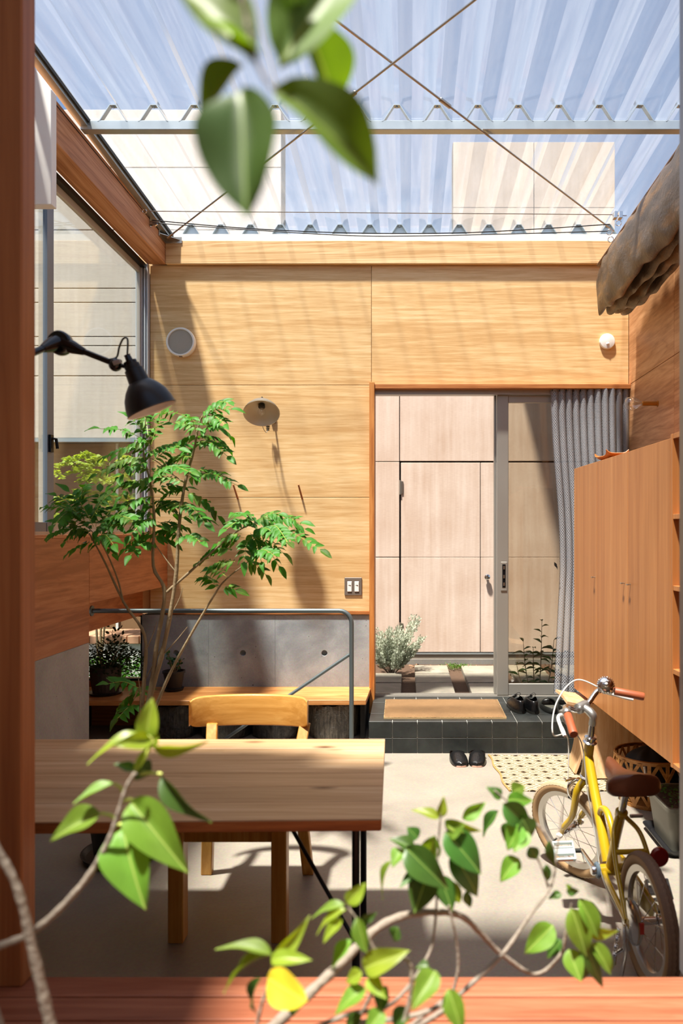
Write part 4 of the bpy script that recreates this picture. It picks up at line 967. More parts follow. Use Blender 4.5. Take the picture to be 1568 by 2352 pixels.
for y in (2.55, 2.93): MB().box((xl+.02, y-.01, .335), (xr-.02, y+.01, .385)).build('seat_rail', M['chair_leg'], ch, bevel=.002)
c0 = P(578, 1633, 3.075)
mb = MB(); hw = .240; nu = 28
zt_, zb_ = H-(1597-CY)*3.07/F, H-(1668-CY)*3.07/F
sec = []
for i in range(nu+1):
    u = -1+2*i/nu; x = c0.x+hw*math.sin(u*1.15)/math.sin(1.15); y = 3.095-.075*(u*u)
    hc = 1-abs(u)**14*.25; zm = (zt_+zb_)/2; hz = (zt_-zb_)/2*hc
    sec.append([(x, y-.012, zm-hz+.006*(u*u)), (x, y+.012, zm-hz+.006*(u*u)), (x, y+.012, zm+hz), (x, y-.012, zm+hz)])
for q in sec: mb.v += [Vector(p) for p in q]
for i in range(nu):
    for k in range(4): mb.f.append((i*4+k, i*4+(k+1) % 4, (i+1)*4+(k+1) % 4, (i+1)*4+k))
mb.f.append((0, 1, 2, 3)); mb.f.append(tuple(nu*4+k for k in (3, 2, 1, 0)))
mb.build('backrest', M['chair'], ch, smooth=50, bevel=.006, bseg=3)
# ================================================================== foreground black arm lamp
def arm_lamp():
    Yl = 2.12
    t = thing('arm_lamp', 'matt black articulated arm lamp with bell shade reaching in from the post', 'lamp', P(-10, 860, Yl))
    e0 = P(-60, 905, Yl-.1); e1 = P(135, 785, Yl); e2 = P(262, 835, Yl)
    s = F/Yl
    base = Vector((-1.07, 1.772, e0.z))
    mb = MB(); mb.lathe([(.045, 0), (.045, .012), (.02, .018), (.015, .04)], base, (0, 1, 0), 24); mb.build('wall_base', M['black'], t, smooth=40)
    e0 = base+Vector((-.02, .05, 0))
    e0 = Vector((base.x, base.y+.05, base.z))
    mb = MB(); mb.tube([e0, e1], .0095, 14); mb.build('rear_arm', M['black_gloss'], t, smooth=50)
    mb = MB(); mb.tube([e1, e2], .0085, 14); mb.build('front_arm', M['black_gloss'], t, smooth=50)
    # elbow: flat rounded housing
    mb = MB(); ax = Vector((0, -1, 0)); mb.lathe([(.030, -.017), (.034, -.012), (.034, .012), (.030, .017)], e1+Vector((.004, 0, -.004)), ax, 28)
    d1 = (e0-e1).normalized(); d2 = (e2-e1).normalized()
    for d, L_ in ((d1, .075), (d2, .078)): mb.tube([e1+d*.012, e1+d*.045, e1+d*L_], [.022, .0185, .0105], 14)
    mb.build('elbow', M['black_gloss'], t, smooth=45)
    mb = MB(); mb.lathe([(.010, .017), (.010, .020), (.0005, .0205)], e1+Vector((.0, 0, .002)), ax, 16); mb.build('elbow_screw', M['alloy'], t, smooth=40)
    mb = MB(); mb.tube([e2, e2+Vector((.012, -.0, -.006))], [.014, .019], 16); mb.sphere(P(265, 838, Yl), .019, 18, 10); mb.build('wrist', M['black_gloss'], t, smooth=50)
    wq = P(272, 834, Yl-.012); mb = MB(); mb.obox(wq+Vector((0, -.012, 0)), (.022, .004, .012), Matrix.Rotation(R(-20), 3, 'Y')); mb.build('wrist_clip', M['alloy'], t, bevel=.001)
    top = P(302, 838, Yl); bot = P(344, 938, Yl)
    ax = Vector(((bot-top).x, .018, (bot-top).z)).normalized()
    mb = MB(); mb.tube([e2, top+ax*.012], .006, 10); mb.build('yoke', M['black'], t, smooth=50)
    prof = [(.0225, .0), (.0225, .012), (.0265, .014), (.030, .052), (.034, .054), (.050, .072), (.062, .092), (.069, .115), (.0715, .135), (.0735, .137), (.0725, .139), (.0695, .136), (.066, .114), (.059, .091), (.046, .072), (.03, .06)]
    mb = MB(); mb.lathe(prof[:11], top, ax, 48, cap=False); sh = mb.build('shade', M['black'], t, smooth=35)
    mb = MB(); mb.lathe(prof[10:], top, ax, 48, cap=False); mb.build('shade_lining', M['white'], sh, smooth=35)
    mb = MB(); mb.lathe([(.010, -.030), (.0085, -.028), (.0105, -.012), (.019, -.011), (.019, .004)], top, ax, 24); mb.build('neck', M['black_gloss'], t, smooth=35)
    mb = MB(); mb.sphere(top+ax*.10, .028, 18, 10); mb.build('bulb', plain('frosted_bulb', 'f2efe8', .3), t, smooth=60)
    n0 = top-ax*.028
    mb = MB(); mb.tube(spline([P(250, 826, Yl-.01), P(268, 820, Yl), P(274, 797, Yl), P(283, 778, Yl), P(293, 780, Yl), n0], 8), .0028, 8); mb.build('flex', M['black_gloss'], t, smooth=60)
arm_lamp()
# ================================================================== wires, rods, shade sail
def wire(name, label, pts, r, m, cat='wire', grp=None):
    t = thing(name, label, cat, pts[0], group=grp); mb = MB(); mb.tube(pts, r, 6); mb.build('strand', m, t, smooth=60); return t
eye = Vector((-1.74, 4.83, H-(485-CY)*4.83/F))
t = thing('eye_bolt', 'steel eye bolt screwed into the side beam', 'bolt', eye)
mb = MB(); mb.tube([eye+Vector((-.0, 0, 0)), eye+Vector((.012, 0, 0))], .003, 8); mb.torus(eye+Vector((.026, 0, 0)), (0, 1, .2), .013, .003, 24, 8); mb.build('ring', M['chrome'], t, smooth=60)
wend = P(1406, 493, 4.83)
wire('steel_wire', 'thin taut steel wire stretched across under the roof', [eye+Vector((.036, 0, 0)), wend], .0026, M['steel'])
pq = Vector((-1.74, 5.01, H-(511-CY)*5.01/F))
t = thing('pulley', 'small steel pulley block fixed to the side beam', 'pulley', pq)
mb = MB(); mb.box((pq.x, pq.y-.012, pq.z-.03), (pq.x+.004, pq.y+.012, pq.z+.03)); mb.build('plate', M['steel'], t)
mb = MB(); mb.lathe([(.018, -.008), (.014, 0), (.018, .008)], pq+Vector((.03, 0, -.006)), (0, 1, 0), 20); mb.build('wheel', M['chrome'], t, smooth=40)
mb = MB(); mb.box((pq.x+.004, pq.y-.012, pq.z-.018), (pq.x+.05, pq.y-.009, pq.z+.006)); mb.box((pq.x+.004, pq.y+.009, pq.z-.018), (pq.x+.05, pq.y+.012, pq.z+.006)); mb.build('cheek', M['steel'], t)
for (pts, lab) in (([(350, 506), (560, 524), (800, 535), (1050, 535), (1250, 525), (1400, 515)], 'upper slack black cord strung across under the roof'),
                   ([(350, 512), (560, 527), (800, 541), (960, 542), (1180, 537), (1395, 531)], 'lower slack black cord strung across under the roof')):
    wire('black_cord', lab, spline([P(x, y, 5.0) for x, y in pts], 6), .0032, M['rope'], 'cord', 'two black cords')
def rod(name, label, a, b, tt):
    t = thing(name, label, 'rod', a, group='crossed bracing rods'); a = Vector(a); b = Vector(b)
    mb = MB(); mb.tube([a, b], .0055, 10); mb.build('bar', M['steel'], t, smooth=60)
    d = (b-a).normalized(); c = a.lerp(b, tt)
    mb = MB(); mb.tube([c-d*.045, c-d*.04, c+d*.04, c+d*.045], [.006, .011, .011, .006], 10); mb.build('turnbuckle', M['steel'], t, smooth=40)
    return t
ra = Vector((-1.70, 5.27, 3.50))
rod('bracing_rod', 'steel bracing rod rising from the left end of the back wall', ra+Vector((3.03, -3.57, .03)).normalized()*.085, (1.334, 1.70, 3.535), .46)
rb = Vector((1.45, 5.20, 3.515))
rod('bracing_rod', 'steel bracing rod rising from the shade end at the right', rb, (-1.40, 1.76, 3.55), .443)
t = thing('corner_bracket', 'steel angle bracket joining the bracing rod to the side beam', 'bracket', ra)
mb = MB(); mb.box((-1.741, 5.18, 3.475), (-1.735, 5.324, 3.535)).box((-1.735, 5.318, 3.475), (-1.62, 5.3245, 3.52)); mb.build('angle', M['steel'], t, bevel=.001)
mb = MB(); mb.prism([(-1.735, 5.20, 3.497), (-1.735, 5.318, 3.497), (-1.63, 5.318, 3.497)], (0, 0, .006)); mb.build('gusset', M['steel'], t)
mb = MB(); d = Vector((3.03, -3.57, .03)).normalized(); mb.tube([ra-d*.01, ra+d*.083], .009, 10); mb.build('fork', M['chrome'], t, smooth=40)
# furled tarpaulin shade along the right wall
def tarp():
    t = thing('furled_shade', 'brown tarpaulin sun shade furled in folds along the right side under the roof', 'sun shade', (1.4, 4.2, 2.85))
    ya, yb = 5.06, 2.2
    sec = [(1.335, 3.235), (1.305, 3.23), (1.283, 3.16), (1.272, 3.04), (1.275, 2.93), (1.290, 2.865), (1.312, 2.855), (1.330, 2.90), (1.345, 2.96), (1.358, 2.89), (1.375, 2.845), (1.392, 2.90), (1.405, 2.97), (1.418, 2.89), (1.435, 2.842), (1.45, 2.90), (1.462, 2.97), (1.475, 2.89), (1.495, 2.85), (1.51, 2.91), (1.52, 3.05), (1.525, 3.22), (1.50, 3.245)]
    sp = spline([Vector((x, 0, z)) for x, z in sec], 3); n = len(sp)
    def fn(u, v):
        y = ya+(yb-ya)*u; p = sp[min(int(v*(n-1)+.5), n-1)]
        k = min(1, u*9); sq = .82+.18*k                      # gathered at the far end
        low = max(0, (3.2-p.z)/.4)
        dz = .012*math.sin(y*9+p.x*40)*low+.008*math.sin(y*23+p.x*11)+.03*(u)
        dx = .008*math.sin(y*7+p.z*20)*low + .004*math.sin(y*31+v*40)
        return (1.40+(p.x-1.40)*sq+dx, y+.02*low*math.sin(v*25)*(1 if u > 0 else 1), p.z+dz*1.0 + (1-k)*.05*(low))
    mb = MB(); mb.grid(fn, 90, n-1); mb.build('folds', M['tarp'], t, smooth=70, solid=.003)
    mb = MB(); mb.tube([(1.315, 5.09, 3.235), (1.315, 2.3, 3.265)], .013, 12); mb.build('edge_batten', plain('batten_brown', '6e4a30', .45), t, smooth=50)
    for (px, py) in ((1418, 495),):
        c = P(px, py, 4.85); mb = MB(); mb.box((c.x-.028, c.y-.02, c.z-.022), (c.x-.006, c.y+.02, c.z+.022)).box((c.x+.004, c.y-.02, c.z-.022), (c.x+.028, c.y+.02, c.z+.022)).tube([(c.x-.035, c.y, c.z), (c.x+.06, c.y, c.z)], .004, 8); mb.build('runner', M['chrome'], t, bevel=.002)
    for (px, py) in ((1399, 533), (1402, 550), (1420, 512)):
        c = P(px, py, 5.02); mb = MB(); mb.torus(c, (.3, 1, .1), .018, .0032, 20, 8); mb.build('ring', M['chrome'], t, smooth=60)
tarp()
# ================================================================== stool, basket, planter
def stool():
    t = thing('plywood_stool', 'pale moulded plywood stool with flared seat under the cabinet end', 'stool', (1.12, 4.28, .0135)); OFF[t.name] = Vector((1.12, 4.28, 0))
    x0, x1, ya, yb = .915, 1.40, 4.17, 4.46
    def seat(u, v):     # flares up at its left end
        x = x0+(x1-x0)*u; e = max(0, 1-u/.22); z = .402+.018*e**2; y = ya+(yb-ya)*v
        if e > 0: y += (-.0 if v < .5 else .02)*e
        return (x-.02*e*e, y-.012*(1-v)*e, z+.008*math.sin(v*math.pi))
    mb = MB(); mb.grid(seat, 24, 8); mb.build('seat', M['stool'], t, smooth=50, solid=-.016)
    def leg(u, v):      # front panel, bowed
        z = .400-.398*v; w = 1-.10*v; x = 1.175+(-.225+.45*u)*w+.035*v; y = ya+.035+.03*math.sin(v*math.pi)*(1)-.045*v
        return (x, y, z)
    mb = MB(); mb.grid(leg, 10, 16); mb.build('front_panel', M['stool'], t, smooth=50, solid=-.014)
    def leg2(u, v):
        z = .398-.396*v; y = 4.25+.19*u; x = .965+.055*math.sin(v*math.pi*.9)**1.0-.015*v
        return (x-.01, y, z)
    mb = MB(); mb.grid(leg2, 6, 16); mb.build('side_leg', M['stool'], t, smooth=50, solid=.014)
    c = P(1390, 1727, ya+.02); mb = MB(); mb.sphere((1.175, ya+.045, .165), .012, 14, 8, (1, .5, 1)); mb.build('bolt', M['brass'], t, smooth=60)
stool()
def basket():
    cx, cy = 1.27, 3.86; r0, r1, hh = .155, .185, .25
    t = thing('bamboo_basket', 'round open-weave bamboo basket under the cabinet behind the bicycle saddle', 'basket', (cx, cy, 0))
    mb = MB(); mb.lathe([(r1-.006, hh-.016), (r1+.002, hh-.018), (r1+.004, hh), (r1-.004, hh+.003), (r1-.008, hh)], (cx, cy, 0), seg=48, cap=False); mb.build('rim', M['bamboo'], t, smooth=40)
    mb = MB(); mb.lathe([(r0-.004, .0), (r0+.004, .0), (r0+.006, .02), (r0-.002, .022)], (cx, cy, 0), seg=40); mb.build('base', M['bamboo'], t, smooth=40)
    n = 13
    def strip(a0, a1, dr):
        mb = MB()
        def fn(u, v):
            a = a0+(a1-a0)*u; r = r0+(r1-r0)*u+dr+.012*math.sin(u*math.pi); z = .01+(hh-.02)*u; da = (v-.5)*.10
            return (cx+r*math.cos(a+da), cy+r*math.sin(a+da), z)
        mb.grid(fn, 10, 1); return mb.build('strip', M['bamboo'], t, smooth=60, solid=.0025)
    for k in range(n):
        a = 2*math.pi*k/n
        strip(a, a, 0); strip(a, a+2*math.pi/n*1.5, .004); strip(a, a-2*math.pi/n*1.5, -.004)
    bg_ = thing('dark_bag', 'black cloth bag stuffed in the bamboo basket', 'bag', (cx, cy, .03))
    mb = MB()
    def bagf(u, v):
        a = 2*math.pi*u; th = math.pi*v; r = .135+.012*math.sin(5*a+3*th)
        return (cx+r*math.sin(th)*math.cos(a), cy+r*math.sin(th)*math.sin(a), .155-.125*math.cos(th)+.012*math.sin(7*a)*math.sin(th))
    mb.grid(bagf, 32, 16); mb.build('cloth', plain('black_cloth', '14151a', .7), bg_, smooth=60)
basket()
def planter():
    t = thing('trough_planter', 'grey plastic trough planter of seedlings on a black saucer at the right edge', 'planter', (1.25, 3.30, 0))
    xa, xb, ya, yb = 1.115, 1.46, 3.17, 3.50
    def ring(z, g, r=.03):
        out = []
        for (cx, cy, a0) in ((xb-r+g, yb-r+g, 0), (xa+r-g, yb-r+g, 90), (xa+r-g, ya+r-g, 180), (xb-r+g, ya+r-g, 270)):
            for k in range(5): a = R(a0+22.5*k); out.append(Vector((cx+r*math.cos(a), cy+r*math.sin(a), z)))
        return out
    def loft(levels):
        mb = MB(); n = 20
        for z, g in levels: mb.v += ring(z, g)
        for i in range(len(levels)-1):
            for k in range(n): mb.f.append((i*n+k, i*n+(k+1) % n, (i+1)*n+(k+1) % n, (i+1)*n+k))
        mb.f.append(tuple(reversed(range(n)))); return mb, n
    mb, n = loft([(.012, -.035), (.19, -.012), (.195, 0), (.212, .002), (.212, -.012), (.175, -.018)]); mb.f.append(tuple(5*n+k for k in range(n))); mb.build('trough', M['pot_grey'], t, smooth=35)
    mb, n = loft([(.001, -.012), (.03, .008), (.034, .008), (.032, 0), (.010, -.02)]); mb.f.append(tuple(4*n+k for k in range(n))); mb.build('saucer', M['planter_black'], t, smooth=35)
    mb = MB(); mb.grid(lambda u, v: (xa+.03+(xb-xa-.06)*u, ya+.03+(yb-ya-.06)*v, .19+random.uniform(-.004, .004)), 14, 12); mb.build('soil', M['soil'], t)
    mb = MB()
    for k in range(420):
        c = Vector((random.uniform(xa+.04, xb-.04), random.uniform(ya+.04, yb-.04), .195+random.uniform(0, .035))); a = random.uniform(0, 6.28); r = random.uniform(.004, .009)
        d = Vector((math.cos(a), math.sin(a), random.uniform(-.2, .5)))*r; e = Vector((-math.sin(a), math.cos(a), random.uniform(-.3, .3)))*r*.6
        mb.add([c-d, c+e, c+d, c-e], [(0, 1, 2, 3)])
    o = mb.build('seedlings', M['sprout'], t); tag(o, kind='stuff')
    mb = MB(); mb.tube([(1.12, 3.44, .17), (1.112, 3.47, .30)], .006, 8); mb.build('plant_label', M['alu_pale'], t)
planter()
# ================================================================== bicycle
def bicycle():
    hx, hy = -.060, .725; rz = math.atan2(hy, hx)
    t = thing('bicycle', 'small yellow bicycle with tan tyres and brown saddle', 'bicycle', (.742, 2.285, 0), rz, local=True)
    RH = Vector((0, 0, .20)); FH = Vector((.727, 0, .20))
    AX0 = Vector((.685, 0, .20)); AXD = Vector((-.335, 0, .942)).normalized()
    ST = Matrix.Translation(AX0) @ Matrix.Rotation(R(34), 4, AXD) @ Matrix.Translation(-AX0)
    def ax(z): return AX0+AXD*((z-.2)/AXD.z)
    def B(mb, name, m, parent=t, steer=False, **k):
        if steer: mb.transform(ST)
        return mb.build(name, m, parent, **k)
    def wheel(c, steer, rear):
        w = bpy.data.objects.new('rear_wheel' if rear else 'front_wheel', None); COL.objects.link(w); w.parent = t; w.empty_display_size = .05; OFF[w.name] = Vector((0, 0, 0))
        Yx = Vector((0, 1, 0)); Ro, rt = .178, .022
        def B2(mb, name, m, **k):
            if steer: mb.transform(ST)
            return mb.build(name, m, w, **k)
        mb = MB(); mb.torus(c, Yx, Ro-.001, rt-.0015, 64, 14, 1.05); B2(mb, 'tyre', M['tyre'], smooth=60)
        # tread band with a zig-zag of blocks
        mb = MB(); n = 128
        u0 = Vector((1, 0, 0)); v0 = Vector((0, 0, 1))
        offs = [-.019, -.0125, -.006, 0, .006, .0125, .019]
        for i in range(n):
            a = 2*math.pi*i/n; d = u0*math.cos(a)+v0*math.sin(a)
            for j, yy in enumerate(offs):
                b = yy/rt; rr = Ro-.001+rt*math.cos(math.asin(max(-.95, min(.95, b))))-.0005
                wob = .0022*(1 if i % 2 else -1) if abs(yy) < .016 else 0
                bump = (.0016 if (i % 2 == 0) else 0) if abs(yy) > .015 else (0.0014 if j % 2 else -.0012)
                mb.v.append(c+d*(rr+bump)+Yx*(yy+wob))
        m_ = len(offs)
        for i in range(n):
            for j in range(m_-1): mb.f.append((i*m_+j, ((i+1) % n)*m_+j, ((i+1) % n)*m_+j+1, i*m_+j+1))
        B2(mb, 'tread', M['tyre_tread'] if rear else plain('tan_tread', 'b09878', .8), smooth=30)
        mb = MB(); n = 64; prof = [(.161, -.013), (.160, .013), (.140, .009), (.138, 0), (.140, -.009)]
        mb.lathe([(r, y) for r, y in prof]+[prof[0]], c, Yx, 64, cap=False); B2(mb, 'rim', M['rim'], smooth=40)
        hw = .030
        mb = MB(); mb.lathe([(.010, -.045), (.010, -hw-.002), (.021, -hw-.001), (.021, -hw+.003), (.012, -hw+.006), (.012, hw-.006), (.021, hw-.003), (.021, hw+.001), (.010, hw+.002), (.010, .045)], c, Yx, 24); B2(mb, 'hub', M['chrome'], smooth=40)
        for k in range(20):
            a = 2*math.pi*k/20; sd = 1 if k % 2 else -1; off_a = R(50)*(1 if (k//2) % 2 else -1)
            p0 = c+Vector((math.cos(a+off_a)*.018, sd*hw, math.sin(a+off_a)*.018)); p1 = c+Vector((math.cos(a)*.139, sd*.003, math.sin(a)*.139))
            mb = MB(); mb.tube([p0, p1], .0011, 5); B2(mb, 'spoke', M['chrome'], smooth=60)
        mb = MB(); a = R(-38) if not rear else R(140); d = Vector((math.cos(a), 0, math.sin(a))); mb.tube([c+d*.139, c+d*.108], .0035, 8); B2(mb, 'valve', M['black_rubber'], smooth=60)
        mb = MB(); mb.tube([c+Vector((0, -.065, 0)), c+Vector((0, .065, 0))], .005, 10)
        for s in (-1, 1): mb.lathe([(.010, 0), (.010, .008)], c+Vector((0, s*.055, 0)), (0, s, 0), 6)
        B2(mb, 'axle', M['alloy'], smooth=30)
        return w
    wr_ = wheel(RH, False, True); wf_ = wheel(FH, True, False)
    # brake drum on the rear hub
    mb = MB(); mb.lathe([(.02, .0), (.060, .004), (.066, .010), (.066, .022), (.058, .028), (.03, .032), (.012, .034)], RH+Vector((0, .034, 0)), (0, 1, 0), 40); B(mb, 'brake_drum', M['chrome'], smooth=35)
    mb = MB(); mb.obox(RH+Vector((.0, .045, .0))+Vector((-.066, 0, .012)), (.003, .012, .034)); B(mb, 'drum_label', plain('red_label', 'b03024', .5))
    # frame
    BBp = Vector((.335, 0, .205)); SC = Vector((.222, 0, .445))
    mb = MB(); mb.tube([ax(.455), ax(.600)], .0185, 18); B(mb, 'head_tube', M['yellow'], smooth=50)
    mt = MB(); mt.tube(spline([ax(.535)+Vector((-.005, 0, 0)), Vector((.50, 0, .44)), Vector((.42, 0, .33)), BBp+Vector((.02, 0, .02))], 8), .0185, 18); B(mt, 'main_tube', M['yellow'], smooth=50)
    mb = MB(); mb.tube([BBp, SC], .0155, 16); B(mb, 'seat_tube', M['yellow'], smooth=50)
    mb = MB(); mb.tube(spline([Vector((.44, 0, .352)), Vector((.41, 0, .392)), Vector((.355, 0, .40)), Vector((.305, 0, .36)), Vector((.275, 0, .31))], 8), .012, 14); B(mb, 'gusset_tube', M['yellow'], smooth=50)
    mb = MB(); mb.tube([BBp+Vector((0, -.038, 0)), BBp+Vector((0, .038, 0))], .020, 18); B(mb, 'bottom_bracket', M['yellow'], smooth=50)
    for s in (-1, 1):
        mb = MB(); mb.tube(spline([BBp+Vector((-.01, s*.022, -.004)), Vector((.24, s*.038, .205)), Vector((.10, s*.055, .203)), Vector((.0, s*.066, .20))], 6), [.010]*18+[.008], 12); B(mb, 'chain_stay', M['yellow'], smooth=50)
        mb = MB(); mb.tube(spline([SC+Vector((-.005, s*.016, -.01)), Vector((.17, s*.045, .40)), Vector((.11, s*.058, .32)), Vector((.0, s*.067, .205))], 6), .0078, 12); B(mb, 'seat_stay', M['yellow'], smooth=50)
        mb = MB(); mb.obox(Vector((.0, s*.067, .20)), (.035, .005, .03)); B(mb, 'dropout', M['yellow'], bevel=.003)
    mb = MB(); mb.tube([Vector((.135, -.052, .355)), Vector((.135, .052, .355))], .0085, 12); B(mb, 'stay_bridge', M['yellow'], smooth=50)
    mb = MB(); mb.lathe([(.019, -.012), (.021, -.006), (.021, .012), (.018, .014)], SC, (SC-BBp).normalized(), 18); mb.tube([SC+Vector((-.02, -.014, 0)), SC+Vector((-.02, .014, 0))], .005, 8); B(mb, 'seat_clamp', M['yellow'], smooth=40)
    mb = MB(); mb.obox(SC+Vector((-.02, -.045, .0)), (.012, .045, .012)); B(mb, 'quick_release', M['alloy'], bevel=.004, bseg=2)
    mb = MB(); d = (SC-BBp).normalized(); mb.tube([SC-d*.02, SC+d*.135], .0125, 14); B(mb, 'seat_post', M['chrome'], smooth=50)
    # saddle
    mb = MB(); sx0, sx1 = .075, .335; nu, nv = 26, 18
    def sad(u, v):
        x = sx0+(sx1-sx0)*u; hw = .024+.066*(1-u)**0.0*(1/(1+math.exp((u-.42)*13))); hw *= min(1, (u*9+.12)**.5) if u < .1 else 1
        hw *= (1-.55*max(0, (u-.90)/.10)**2)
        a = math.pi*(v*1.5-.25); zt = .628-.022*math.sin(u*math.pi*.85)-.012*u; dep = .052-.010*u
        if u > .93: dep *= 1-.5*((u-.93)/.07)**2
        cx, sz = math.cos(a), math.sin(a)
        return (x, hw*(abs(cx)**.6)*(1 if cx > 0 else -1), zt-dep+dep*(max(-.35, sz)**.7 if sz > 0 else sz*.55))
    mb.grid(sad, nu, nv)
    n0 = len(mb.v); ring0 = list(range(0, nv+1)); mb.f.append(tuple(ring0)); mb.f.append(tuple(reversed([nu*(nv+1)+k for k in range(nv+1)])))
    B(mb, 'saddle', M['saddle'], smooth=60)
    mb = MB(); mb.tube([Vector((.12, .02, .575)), Vector((.19, .012, .56)), Vector((.28, .008, .578))], .0035, 8); mb.tube([Vector((.12, -.02, .575)), Vector((.19, -.012, .56)), Vector((.28, -.008, .578))], .0035, 8); mb.lathe([(.017, -.012), (.017, .012)], Vector((.175, 0, .56)), (0, 1, 0), 12); B(mb, 'saddle_rails', M['chrome'], smooth=50)
    # cranks and pedals
    for s, dirx in ((1, .118), (-1, -.118)):
        a = BBp+Vector((0, s*.052, 0)); b = BBp+Vector((dirx, s*.062, .020*(1 if s > 0 else -1)))
        mb = MB(); mb.tube([a, b], [.0105, .008], 12); mb.lathe([(.016, -.012), (.017, .010), (.014, .014)], a, (0, s, 0), 18); B(mb, 'crank', M['chrome'], smooth=40)
        mb = MB(); mb.tube([b, b+Vector((0, s*.030, 0))], .008, 10); B(mb, 'pedal_axle', M['black_rubber'], smooth=50)
        pc = b+Vector((0, s*.067, 0)); rp = Matrix.Rotation(R(-48), 3, 'Y')
        mb = MB()
        for dx in (-.030, -.011, .011, .030): mb.obox(pc+rp @ Vector((dx, 0, 0)), (.008 if abs(dx) > .02 else .006, .078, .022), rp)
        for dy in (-.037, .037): mb.obox(pc+rp @ Vector((0, dy, 0)), (.066, .007, .020), rp)
        mb.obox(pc, (.016, .074, .018), rp)
        pd = B(mb, 'pedal', M['pedal'], bevel=.0015)
        for dx in (-.0345, .0345):
            m2 = MB(); m2.obox(pc+rp @ Vector((dx, 0, .002)), (.002, .055, .011), rp); B(m2, 'pedal_reflector', M['reflector_orange'], pd)
    mb = MB(); mb.lathe([(.012, 0), (.026, .002), (.024, .005), (.029, .006), (.027, .010), (.023, .014), (.012, .015)], BBp+Vector((0, .036, 0)), (0, 1, 0), 28); B(mb, 'bearing_cup', plain('blue_grey_plastic', '5c6c78', .5), smooth=35)
    # chain guard on the far side
    mb = MB(); mb.prism([Vector((.40, -.047, .255)), Vector((.42, -.047, .205)), Vector((.39, -.047, .15)), Vector((.05, -.047, .17)), Vector((.0, -.047, .20)), Vector((.05, -.047, .235)), Vector((.30, -.047, .265))], (0, .012, 0)); B(mb, 'chain_guard', M['yellow'], bevel=.004)
    # rear reflector
    mb = MB(); mb.lathe([(.031, 0), (.031, .008), (.026, .014), (.0005, .016)], Vector((.115, -.085, .345)), (-1, -.1, .1), 28); mb.tube([Vector((.118, -.085, .345)), Vector((.12, -.055, .335))], .004, 8); B(mb, 'rear_reflector', M['reflector_red'], smooth=35)
    # kickstand with its spring
    mb = MB(); mb.tube([Vector((-.005, .066, .195)), Vector((-.015, .078, .10)), Vector((-.02, .10, .004))], [.007, .006, .006], 10); mb.obox(Vector((-.008, .070, .155)), (.014, .020, .075)); mb.tube([Vector((.0, .07, .12)), Vector((.02, .095, .09)), Vector((.018, .10, .06))], .006, 8); B(mb, 'kickstand', M['chrome'], smooth=40)
    mb = MB(); hel = []
    a_, b_ = Vector((.012, .086, .175)), Vector((.02, .098, .085)); dd = (b_-a_)
    for k in range(140):
        q = k/139; an = q*2*math.pi*17; hel.append(a_+dd*q+Vector((math.cos(an)*.006, math.sin(an)*.006, 0)))
    mb.tube(hel, .0011, 5); B(mb, 'kickstand_spring', M['chrome'], smooth=60)
    # ---- steered parts
    cr = ax(.435)
    for s in (-1, 1):
        mb = MB(); mb.tube(spline([cr+Vector((0, s*.010, .0)), cr+Vector((.012, s*.045, -.035)), ax(.30)+Vector((.0, s*.052, 0)), FH+Vector((-.02, s*.054, .035)), FH+Vector((0, s*.055, 0))], 8), [.0145]*9+[.0135]*8+[.012]*8+[.009]*8, 14); B(mb, 'fork_blade', M['yellow'], steer=True, smooth=50)
        mb = MB(); mb.lathe([(.012, 0), (.012, .012), (.008, .018)], FH+Vector((0, s*.060, 0)), (0, s, 0), 14); B(mb, 'axle_cap', M['white_plastic'], steer=True, smooth=40)
    mb = MB(); mb.tube([ax(.425), ax(.455)], .0175, 18); B(mb, 'fork_crown', M['yellow'], steer=True, smooth=50)
    mb = MB(); q = ax(.6); mb.lathe([(.018, -.004), (.027, -.001), (.027, .004), (.020, .008), (.020, .016), (.023, .018), (.023, .024), (.016, .027)], q, AXD, 24); B(mb, 'headset', M['chrome'], smooth=35)
    mb = MB(); q2 = ax(.452); mb.lathe([(.019, -.006), (.022, -.003), (.022, .004), (.018, .006)], q2, AXD, 24); B(mb, 'lower_headset', M['chrome'], smooth=35)
    ql = ax(.70)
    fwd = Vector((AXD.z, 0, -AXD.x))        # forward, square to the steering axis
    mb = MB(); mb.tube([ax(.60), ql], .0125, 16); B(mb, 'quill', M['chrome'], steer=True, smooth=50)
    mb = MB(); mb.tube(spline([ql-AXD*.03, ql+AXD*.004, ql+fwd*.02+AXD*.018, ql+fwd*.05+AXD*.02], 6), [.0145]*7+[.016]*6+[.015]*6, 16); mb.lathe([(.020, -.024), (.021, -.015), (.021, .015), (.020, .024)], ql+fwd*.055+AXD*.018, (0, 1, 0), 20); B(mb, 'stem', M['alloy'], steer=True, smooth=45)
    hc = ql+fwd*.055+AXD*.018; Lf = Vector((0, 1, 0))
    grip_ends = {}
    for s in (-1, 1):
        p1 = hc+Lf*s*.035; p2 = hc+Lf*s*.09+AXD*.032+fwd*.004; p3 = hc+Lf*s*.120+AXD*.042-fwd*.018; p4 = hc+Lf*s*.200+AXD*.034-fwd*.118
        mb = MB(); mb.tube(spline([hc, p1, p2, p3, p3.lerp(p4, .5), p4], 6), .0108, 14); B(mb, 'handlebar', M['chrome'], steer=True, smooth=50)
        g0 = p3.lerp(p4, .22); g1 = p4+(p4-p3).normalized()*.012
        dgr = (g1-g0)
        mb = MB(); mb.tube([g0, g0+dgr*.03, g0+dgr*.5, g0+dgr*.95, g1], [.0135, .0155, .0150, .0160, .0140], 16); B(mb, 'grip', M['grip'], steer=True, smooth=50)
